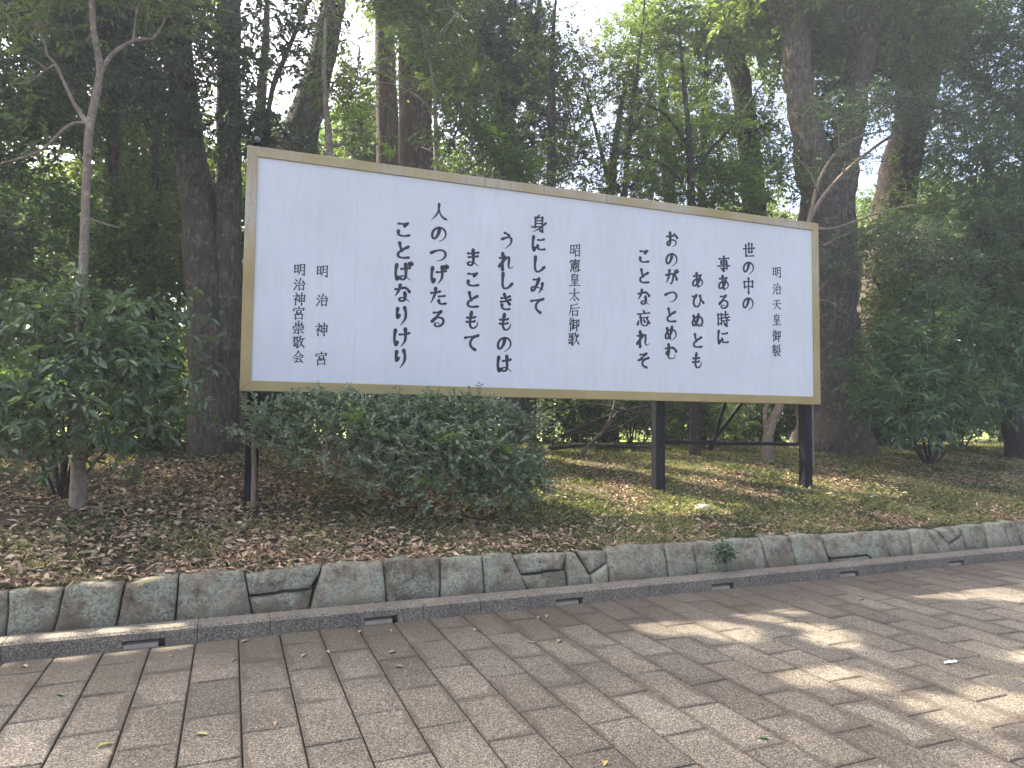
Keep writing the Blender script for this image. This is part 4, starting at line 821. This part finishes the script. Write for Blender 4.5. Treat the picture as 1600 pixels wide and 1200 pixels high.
# ---- shrubs
def shrub(name, label, base, stems, lobes, leafm, seed, cat='shrub', bark='mossy', ntw=120, group=None, **kw):
    return tree(name, label, base, stems, lobes, leafm, bark, group, cat, seed, ntw=ntw, trunk_part='stems', rough=.05, nseg=7, **kw)
b0 = GS(100, 780)
shrub('broad_leaved_shrub', 'large glossy shrub with broad drooping leaves round the young tree', b0,
      [[[(b0 + [0, 0, -.1])[q] for q in range(3)], PY(75, 700, 8.0), PY(45, 610, 7.9), PY(10, 520, 7.8)], ], [LP(120, 500, 7.8, 90, 40)], 'aucuba', 30) if False else None
def stems_to(base, ends, r=.018):
    out = []
    for e in ends:
        e = np.asarray(e, float); m = base + (e - base) * .5 + [0, 0, .12]
        out.append(([base + [0, 0, -.1], m, e], [r, r * .7, r * .3]))
    return out
lob = [LP(130, 490, 7.8, 95, 34, 1.1), LP(40, 490, 7.9, 70, 34, 1.1), LP(210, 500, 7.8, 80, 40), LP(60, 560, 7.7, 90, 50, 1.1), LP(170, 570, 7.6, 90, 45, 1.2), LP(245, 580, 7.7, 50, 40), LP(100, 640, 7.6, 90, 45, 1.0), LP(200, 640, 7.6, 70, 40, 1.0), LP(265, 640, 7.7, 34, 22, .9), LP(-20, 620, 7.8, 70, 70), LP(150, 450, 8.0, 60, 16, .8), LP(30, 690, 7.9, 60, 36, .8), LP(140, 705, 7.8, 90, 26, .55), LP(-60, 500, 7.9, 60, 50), LP(90, 530, 7.5, 90, 40, 1.1), LP(20, 610, 7.5, 80, 50, 1.1), LP(120, 600, 7.3, 80, 40, .9), LP(230, 540, 7.9, 70, 40), LP(60, 720, 7.7, 60, 24, .7)]
b0 = GS(95, 775)
shrub('broad_leaved_shrub', 'large glossy shrub with broad drooping leaves round the foot of the slender young tree', b0, stems_to(b0, [l[0] for l in lob[:11]]), lob, 'aucuba', 30, bark='darkb',
      leaf=(.115, .046), nleaf=9, twig=.24, lai=1.3, droop=.5, gap=-.35, gapf=2.2, tipbias=1.6, sub=2, ntw=60)
lob = [LP(440, 657, 7.75, 60, 26), LP(510, 652, 7.6, 70, 30, 1.2), LP(590, 657, 7.5, 75, 32, 1.3), LP(670, 657, 7.45, 75, 32, 1.3), LP(750, 662, 7.4, 70, 34, 1.3), LP(810, 677, 7.4, 44, 40, 1.3), LP(420, 677, 7.6, 50, 26, .9),
       LP(470, 692, 7.45, 60, 26, 1.0), LP(550, 694, 7.3, 70, 40, 1.2), LP(640, 704, 7.2, 75, 45, 1.3), LP(730, 709, 7.15, 75, 50, 1.3), LP(800, 724, 7.2, 55, 52, 1.3), LP(590, 742, 7.1, 60, 28, .9), LP(690, 759, 7.05, 70, 32, 1.0), LP(775, 769, 7.05, 60, 36, 1.1), LP(830, 744, 7.2, 30, 44, 1.0), LP(640, 644, 7.5, 200, 14, 1.2), LP(520, 640, 7.6, 130, 10, 1.0)]
b0 = GS(640, 772)
shrub('clipped_bush', 'wide clipped bush of small grey green leaves growing under the left half of the board', b0, stems_to(b0, [l[0] for l in lob[2:14]], .02) + [stem(397, 7.95, [(397, 745, 8), (396, 700, 7), (395, 672, 6), (402, 650, 3)])], lob, 'bush', 31,
      bark='pale', leaf=(.054, .025), nleaf=12, twig=.17, lai=1.9, droop=.05, gap=-.22, gapf=3.6, updir=.35, shoots=[LP(560, 660, 7.2, 10, 5, .6), LP(700, 690, 7.0, 9, 5, .6), LP(780, 700, 7.0, 10, 5, .6), LP(668, 745, 7.0, 9, 4, .6)], ntw=420, sub=3, limb=True)
lob = [LP(1400, 545, 9.0, 60, 34, 1.0), LP(1470, 520, 8.9, 80, 40, 1.1), LP(1550, 540, 8.8, 80, 50, 1.1), LP(1420, 600, 8.8, 80, 40, 1.1), LP(1500, 610, 8.7, 80, 45), LP(1390, 640, 8.6, 60, 36, 1.0), LP(1450, 660, 8.5, 60, 26, 1.0), LP(1345, 600, 9.0, 40, 40, .7), LP(1570, 620, 8.8, 60, 40, .8), LP(1620, 560, 8.8, 60, 80), LP(1460, 470, 9.2, 60, 34, .9), LP(1540, 480, 9.1, 60, 30, .9)]
b0 = gp_(1450, 9.3)
shrub('long_leaved_shrub', 'tall shrub with whorls of long narrow leaves right of the board', b0, stems_to(b0, [l[0] for l in lob], .022), lob, 'lance', 32, bark='darkb', leaf=(.155, .040), nleaf=9, twig=.26, lai=1.5, droop=.4, tipbias=2.0, gap=-.35, gapf=1.6, ntw=80)
UG = 'dark undergrowth behind the board'
for k, (name, label, px, Y, lobs, lm) in enumerate([
    ('undergrowth_shrub', 'dark undergrowth shrub beneath the middle of the board, right beside the clipped bush', 905, 12.5, [(890, 655, 40, 34), (930, 640, 44, 36), (900, 620, 50, 30)], 'dark'),
    ('undergrowth_shrub', 'dark undergrowth shrub seen just left of the third black post', 985, 12.8, [(970, 655, 40, 34), (1000, 640, 36, 40), (985, 620, 50, 26)], 'dark'),
    ('undergrowth_shrub', 'undergrowth shrub seen between the two right hand posts, nearer the third post', 1075, 13, [(1060, 650, 46, 40), (1110, 660, 46, 34), (1080, 620, 60, 26)], 'mid'),
    ('undergrowth_shrub', 'undergrowth shrub behind the pale forked sapling under the right end of the board', 1190, 13.2, [(1170, 655, 46, 36), (1215, 660, 40, 36), (1190, 620, 60, 30)], 'dark'),
    ('undergrowth_shrub', 'low dark shrub at the foot of the twin grey trunks on their left', 270, 12.2, [(230, 660, 50, 40), (285, 672, 34, 26), (180, 650, 60, 44)], 'dark'),
    ('undergrowth_shrub', 'low dark shrub at the left edge behind the broad leaved shrub', 40, 12, [(40, 640, 90, 60), (-40, 600, 80, 80), (110, 660, 50, 40)], 'dark'),
    ('undergrowth_shrub', 'dark shrub behind the long leaved shrub at the right edge', 1500, 11.5, [(1480, 600, 80, 70), (1570, 620, 80, 60), (1420, 640, 60, 50), (1520, 520, 70, 50)], 'dark'),
    ('undergrowth_shrub', 'dark shrub between the board and the foot of the great forked tree', 1262, 12.6, [(1250, 600, 26, 50), (1265, 660, 30, 30), (1300, 540, 40, 40)], 'blue')]):
    b0 = gp_(px, Y); lob = [LP(a, bq, Y, c, d) for a, bq, c, d in lobs]
    shrub(name, label, b0, stems_to(b0, [l[0] for l in lob], .025), lob, lm, 60 + k, group=UG, bark='darkb', leaf=(.09, .04), lai=2.2, ntw=40)
# bare dark trunks and dead boughs in the shade under the board
for k, (label, pts, Y, bk) in enumerate([
    ('dark trunk seen under the board beside the clipped bush', [(856, 700, 20), (857, 600, 19), (860, 400, 17), (862, 200, 14)], 12.8, 'darkb'),
    ('dark trunk seen under the board between third and fourth posts', [(1096, 690, 17), (1095, 600, 16), (1094, 400, 14), (1100, 200, 10)], 13.4, 'darkb'),
    ('slightly leaning dark trunk under the board left of the third post', [(940, 700, 16), (952, 600, 14), (968, 400, 12), (985, 200, 8)], 13.6, 'darkb'),
    ('broad dark trunk close to the right of the third post', [(1052, 690, 26), (1052, 600, 25), (1050, 400, 22), (1040, 200, 16)], 14.4, 'darkb')]):
    b0 = gp_(pts[0][0], Y)
    tree('shaded_trunk', label, b0, [stem(pts[0][0], Y, pts + [(2 * pts[-1][0] - pts[-2][0], 60, pts[-1][2] * .45), (2 * pts[-1][0] - pts[-2][0] + 8, -40, 2)])],
         [LP(pts[-1][0] + 10 * q, 60 + 70 * q, Y, 60, 50, .9) for q in range(4)], 'mid' if k < 3 else 'dark', bk, 'shaded trunks under the board', seed=80 + k, leaf=(.085, .036), lai=1.3, gap=0)
tree('pale_sapling', 'pale sapling forking low under the right end of the board', gp_(1200, 9.9),
     [stem(1200, 9.9, [(1199, 690, 16), (1206, 660, 15), (1218, 635, 13), (1226, 600, 11), (1240, 480, 8), (1250, 380, 5)]), TP_([(1198, 688, 8), (1195, 650, 7), (1197, 620, 6), (1190, 500, 4)], 9.9)],
     None, 'mid', 'pale', None, seed=90, rough=.04)
def fallen(name, label, pts, mat, seed, group=None, rough=.08):
    P = [p for p, r in pts]; b0 = P[0].copy()
    o = thing(name, label, 'branch', b0, group); mb = MB(); tube(mb, P, [r for p, r in pts], 7, None, rough, seed)
    rgn = np.random.default_rng(seed)
    for q in range(3):
        a = resample(P, 12)[3 + 2 * q]; e = a + rgn.normal(size=3) * .18 + (np.array(P[-1]) - P[0]) * .15
        tube(mb, [a, (a + e) / 2 + rgn.normal(size=3) * .02, e], [pts[-1][1] * .8, pts[-1][1] * .5, .002], 4, 5)
    mb.build('bough', mat, o, smooth=True); return o
for k, (label, pts, Y) in enumerate([
    ('long dead bough slanting across the shade beside the clipped bush', [(860, 690, 6), (920, 662, 6), (985, 640, 5), (1050, 628, 4)], 11.0),
    ('thick dead bough leaning steeply left of the third post', [(905, 712, 7), (945, 670, 6), (958, 640, 5), (966, 600, 4)], 10.8),
    ('dead bough lying level low in the shade', [(858, 700, 8), (930, 695, 7), (1010, 700, 5), (1050, 702, 4)], 11.4),
    ('thin dead bough crossing the dark gap high under the board', [(870, 640, 4), (930, 632, 4), (1000, 646, 3), (1060, 640, 2)], 10.9),
    ('fine dead bough rising to the right in the dark gap', [(880, 660, 4), (930, 680, 4), (990, 655, 3), (1010, 630, 2)], 11.2)]):
    fallen('dead_bough', label, [(PY(x, y, Y), w * .5 * depth(PY(x, y, Y)) / F_PX) for x, y, w in pts], BM['grey'] if k == 1 else BM['darkb'], 100 + k, 'dead boughs under the board')
for k, (label, pts) in enumerate([('thin pale stick lying on the leaf litter at the left edge', [(-10, 797), (50, 795), (105, 800), (120, 806)]), ('short dry stick on the litter in front of the left post', [(318, 850), (330, 812), (340, 800), (352, 812)]),
                                  ('crooked twig on the litter below the clipped bush', [(455, 742), (490, 730), (520, 728), (545, 738)])]):
    P = []
    for x, y in pts: p = GS(x, y); p[2] += .03; P.append((p, .007))
    fallen('fallen_stick', label, P, BM['pale'], 120 + k, None, .03)

# ---- rows of trees deeper in the wood: built once per kind, then copied
BG = 'trees deeper in the wood'
def proto_tree(name, label, seed, lm, h=7.5, lai=1.6):
    lobes = []; g = np.random.default_rng(seed)
    for q in range(15):
        z = 1.0 + (h - 1.8) * q / 14; r = 1.5 * (1 - .35 * abs(q / 14 - .45)); a = g.random() * 6.28; d = 1.1 * g.random()
        lobes.append(((d * math.cos(a), d * math.sin(a), z), (r, r, .75)))
    root = tree(name, label, (0, 0, 0), [([np.array(p) for p in ((0, 0, -.4), (.05, 0, 2), (-.1, .1, 4.5), (0, 0, h - .6))], [.20, .16, .12, .03])], lobes, lm, 'darkb', BG, seed=seed, leaf=(.15, .07), nleaf=8, twig=.45, lai=lai, far=True, gap=-.1, gapf=.9, sun_holes=False, sub=1)
    return root
pA = proto_tree('background_tree', '', 200, 'dark', 7.5, 2.6)
pB = proto_tree('background_tree', '', 201, 'mid', 6.8, 2.8)
pC = proto_tree('background_tree', '', 202, 'light', 6.2, 2.3)
rows = [(pB, -330, 18, 1.2, 'far green tree behind the left edge evergreen'), (pA, -120, 19, 1.15, 'far dark tree glimpsed left of the slender young tree'), (pB, 60, 21, 1.1, 'far green tree glimpsed over the broad leaved shrub'),
        (pB, 190, 18.5, 1.3, 'far green tree glimpsed between young tree and twin trunks'), (pB, 420, 20, 1.3, 'far low tree behind the left end of the board'), (pA, 560, 18.5, 1.25, 'far dark tree behind the ivy clad trunk'), (pB, 700, 20, 1.35, 'far green tree behind the red barked conifers'),
        (pA, 830, 21, .98, 'far dark tree below the dark dome'), (pC, 960, 20, .9, 'far low yellow green tree in the sky gap above the board'), (pC, 1060, 22, 1.3, 'far yellow green tree behind the layered young tree'), (pB, 1150, 19, 1.25, 'far green tree behind the crooked limb'),
        (pC, 1255, 18, 1.4, 'far yellow green tree behind the great forked tree'), (pB, 1370, 19, 1.45, 'far green tree behind the leaning brown trunk'), (pB, 1470, 18, 1.5, 'far green tree behind the feathery twigs'), (pA, 1570, 17, 1.35, 'far dark tree behind the right edge'),
        (pA, 900, 22, .8, 'farthest low dark tree seen under the board beside the clipped bush'), (pA, 1130, 21, .8, 'farthest low dark tree seen under the board between the right posts')]
seen = set()
for k, (pr, px, Y, sc, label) in enumerate(rows):
    loc = gp_(px, Y); a = 1.7 * k
    if pr.name not in seen:
        seen.add(pr.name); pr.location = loc; pr.rotation_euler = (0, 0, a); pr.scale = (sc,) * 3; pr['label'] = label
    else: dup(pr, loc, a, sc, label)
# sunlit shrubs and trees at the far side of a clearing
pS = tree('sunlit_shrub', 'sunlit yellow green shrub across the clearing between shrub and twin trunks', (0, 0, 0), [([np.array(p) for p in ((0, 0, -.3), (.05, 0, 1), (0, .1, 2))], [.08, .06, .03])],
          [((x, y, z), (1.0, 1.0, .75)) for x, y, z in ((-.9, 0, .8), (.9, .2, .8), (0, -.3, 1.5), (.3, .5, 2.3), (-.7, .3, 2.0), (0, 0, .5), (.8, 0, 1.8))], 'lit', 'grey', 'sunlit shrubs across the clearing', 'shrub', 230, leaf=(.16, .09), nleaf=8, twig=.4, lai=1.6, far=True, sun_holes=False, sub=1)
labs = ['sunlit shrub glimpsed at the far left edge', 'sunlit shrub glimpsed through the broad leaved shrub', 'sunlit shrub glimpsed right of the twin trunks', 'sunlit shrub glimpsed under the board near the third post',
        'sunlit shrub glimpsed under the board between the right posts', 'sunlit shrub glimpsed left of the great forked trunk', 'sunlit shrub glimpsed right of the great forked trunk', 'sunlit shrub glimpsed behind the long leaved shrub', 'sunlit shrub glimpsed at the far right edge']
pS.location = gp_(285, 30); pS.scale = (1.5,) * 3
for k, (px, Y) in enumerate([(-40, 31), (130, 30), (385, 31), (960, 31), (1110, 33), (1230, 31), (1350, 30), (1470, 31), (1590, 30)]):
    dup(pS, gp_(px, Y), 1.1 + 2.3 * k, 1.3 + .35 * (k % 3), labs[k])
#GROUNDCOVER
# ------------------------------------------------------------------ leaf litter and grass on the bank
rg = np.random.default_rng(77)
def bank_points(n, dens):
    """random points on the bank, thinned by a density function and by distance"""
    X = rg.uniform(-6.5, 21, n * 4); Y = 6.22 + 6.3 * rg.random(n * 4) ** 1.35
    k = rg.random(n * 4) < dens(X, Y); X, Y = X[k][:n], Y[k][:n]
    P = np.stack([X, Y, np.interp(Y, [a for a, b in GY], [b for a, b in GY])], -1)
    P[:, 2] += np.clip((Y - 6.2) / .4, 0, 1) * (.03 * vnoise(P, 1.4, 1) + .014 * vnoise(P, 6, 2)); return P
def vis(X, Y): return (X > -4.5 - .3 * (Y - 6)) & (X < 11 + 1.5 * (Y - 6))
litd = lambda X, Y: np.where(vis(X, Y), np.clip(1.0 - .10 * (X - 1), .8, 1) * np.clip(.50 + .75 * vnoise(np.stack([X, Y, 0 * X], -1), 1.3, 4) + .6 * vnoise(np.stack([X, Y, 0 * X], -1), 4.1, 6), .06, 1), 0)
LT, nt, b = new_mat('dry fallen leaf'); at = N(nt, 'Attribute', attribute_name='tint')
c = ramp(nt, at.outputs['Fac'], [(0, (.055, .037, .022)), (.22, (.17, .108, .060)), (.5, (.42, .285, .165)), (.8, (.62, .46, .29)), (1, (.74, .62, .44))])
L(nt, c, b.inputs['Base Color']); b.inputs['Roughness'].default_value = .75; b.inputs['Specular IOR Level'].default_value = .3
P = bank_points(54000, litd); n = len(P); P[:, 2] += .012 + .03 * rg.random(n) ** 2
D = rg.normal(size=(n, 3)); D[:, 2] *= .22; Nn = np.array([0, -.2, 1]) + rg.normal(size=(n, 3)) * .34
V, Fc, m = leaf_mesh(P, D, Nn, (.035 + .075 * rg.random(n) ** 1.4) * np.where(P[:, 0] > 3.5, .75, 1.05), (.015 + .026 * rg.random(n)) * np.where(P[:, 0] > 3.5, .75, 1.05), fold=.3, droop=.16)
mk('leaf_litter', V, Fc, LT, tint=np.repeat(np.clip(rg.beta(2.0, 2.4, n), 0, 1), m), kind='stuff', label='dry brown leaves strewn over the bank', cat='leaf litter')
GM, nt, b = new_mat('short grass'); at = N(nt, 'Attribute', attribute_name='tint')
c = ramp(nt, at.outputs['Fac'], [(0, (.040, .060, .026)), (.38, (.115, .142, .060)), (.64, (.31, .305, .14)), (1, (.66, .56, .31))])
L(nt, c, b.inputs['Base Color']); b.inputs['Roughness'].default_value = .6
tr = N(nt, 'BsdfTranslucent'); L(nt, mix(nt, 1.0, c, (1.6, 1.7, .9), 'MULTIPLY'), tr.inputs[0]); ms = N(nt, 'MixShader'); ms.inputs[0].default_value = .3
L(nt, b.outputs[0], ms.inputs[1]); L(nt, tr.outputs[0], ms.inputs[2]); L(nt, ms.outputs[0], nt.nodes['Material Output'].inputs[0])
grd = lambda X, Y: np.where(vis(X, Y), np.clip(.26 + .20 * (X - .4), .32, 1) * np.clip(.55 + .9 * vnoise(np.stack([X, Y, 0 * X], -1), 1.9, 7), .1, 1), 0)
P = bank_points(108000, grd); n = len(P)
an = rg.random(n) * 6.283; lean = .25 + .75 * rg.random(n); D = np.stack([np.cos(an) * lean, np.sin(an) * lean - .15, np.full(n, .75)], -1)
Nn = np.stack([-np.cos(an), -np.sin(an), lean], -1)
h = (.04 + .06 * rg.random(n)) * (1 + .5 * np.clip(vnoise(P, 3.3, 9), -1, 1))
ti = np.clip(.42 + .25 * vnoise(P, 1.6, 5) + rg.normal(size=n) * .2, 0, 1)
V, Fc, m = leaf_mesh(P, D, Nn, h, .006 + .006 * rg.random(n), fold=.1, droop=.35)
mk('grass', V, Fc, GM, tint=np.repeat(ti, m), kind='stuff', label='short tufted grass on the bank under the board', cat='grass')
# pale flat stone lying in the grass
sp0 = GS(1097, 797); mb = MB()
st = bpy.data.meshes  # stone built as a squashed, faceted lump
th = np.linspace(0, 2 * np.pi, 20, endpoint=False); V = []; F = []
for i, (s, z) in enumerate([(1.0, -.05), (1.04, .0), (1.0, .03), (.82, .055), (.5, .066), (.2, .068)]):
    r = s * (1 + .12 * np.sin(th * 2 + .6) + .07 * np.sin(th * 3 + 2) + .04 * np.sin(th * 7)); V.append(np.stack([sp0[0] + .125 * r * np.cos(th), sp0[1] + .085 * r * np.sin(th), sp0[2] + z + .012 * np.sin(th * 2 + i)], -1))
V = np.concatenate(V + [[[sp0[0], sp0[1], sp0[2] + .066]]])
i = np.arange(5)[:, None] * 20; j = np.arange(20)[None]; j2 = (j + 1) % 20
F4 = np.stack([i + j, i + j2, i + 20 + j2, i + 20 + j], -1).reshape(-1, 4); F3 = np.array([[100 + a, 100 + (a + 1) % 20, 120] for a in range(20)])
mk('flat_stone', V, [F4, F3], plain('pale field stone', (.40, .36, .28), .9, 14, .3, .5, .2), origin=sp0, smooth=True, label='pale flat stone lying in the grass before the third black post', cat='stone')
# small weed in the wall joint
wp = PY(1131, 868, 6.03); root = thing('wall_weed', 'small green weed sprouting from a joint of the stone wall', 'weed', wp)
V, Fc, ti, tw = foliage([(wp + [0, -.02, .05], (.06, .03, .06), 6)], rg, leaf=(.05, .02), nleaf=6, twig=.09, lai=1.0, gap=-9, sun_holes=False)
mk('leaves', V, Fc, LM['aucuba'], root, tint=ti)
# fallen leaves on the paving
DL = [plain('yellowed leaf', (.42, .34, .14), .7, 30, .3, 0), plain('tan leaf', (.36, .26, .16), .7, 30, .3, 0), plain('green leaf', (.08, .16, .05), .6, 30, .3, 0)]
spots = [(32, 1042, 1), (265, 1028, 0), (362, 1034, 1), (470, 1028, 0), (88, 1087, 2), (305, 1150, 0), (150, 1170, 0), (375, 1005, 1), (508, 1018, 1), (620, 1019, 1), (428, 1128, 1), (617, 1043, 1), (740, 987, 0), (836, 1006, 1), (840, 968, 1), (855, 962, 1),
         (612, 988, 1), (623, 969, 1), (1203, 1157, 2), (945, 1190, 0), (1270, 940, 1), (1340, 938, 1), (560, 990, 0), (870, 1005, 0)]
proto = None
for k, (px, py, mi) in enumerate(spots):
    p = G0(px, py); p[2] = .004
    q = np.array([p]); a = rg.random() * 6.28
    V, Fc, m = leaf_mesh(q, np.array([[math.cos(a), math.sin(a), .06]]), np.array([[.1, .05, 1.]]), np.array([.05 + .035 * rg.random()]), np.array([.024 + .014 * rg.random()]), .35, .1)
    kind = ['yellowed', 'dry tan', 'green'][mi]
    mk('fallen_leaf', V, Fc, DL[mi], origin=p, label=f'{kind} leaf fallen on the stone paving', cat='leaf', group=f'{kind} leaves fallen on the paving')
p = G0(1487, 1036); an = np.linspace(0, 6.283, 12, endpoint=False); r = np.array([.050, .040, .030, .026, .030, .045, .055, .040, .022, .018, .024, .036])
V = np.stack([p[0] + r * np.cos(an) * 1.4, p[1] + r * np.sin(an) * .8, .006 + .008 * np.abs(np.sin(an * 3))], -1); V = np.vstack([V, [p[0], p[1], .016]])
mk('paper_scrap', V, np.array([[a, (a + 1) % 12, 12] for a in range(12)]), plain('white scrap', (.75, .76, .78), .6, 30, .05, 0), origin=p, label='torn white scrap lying on the paving at the right', cat='litter')
# ------------------------------------------------------------------ thin volume added to imitate veiling lens glare
HM = bpy.data.materials.new('glare veil'); HM.use_nodes = True; hn = HM.node_tree; hn.nodes.remove(hn.nodes['Principled BSDF'])
pv = hn.nodes.new('ShaderNodeVolumePrincipled'); pv.inputs['Color'].default_value = (.86, .93, 1, 1); pv.inputs['Density'].default_value = .0024; pv.inputs['Anisotropy'].default_value = .35
hn.links.new(pv.outputs[0], hn.nodes['Material Output'].inputs['Volume'])
mb = MB(); box(mb, (-80, -45, -1.1), (180, 0, 0), (0, 130, 0), (0, 0, 22)); mb.build('glare_veil', HM, kind='stuff', label='thin volume added over the scene to imitate lens glare', cat='glare_veil')
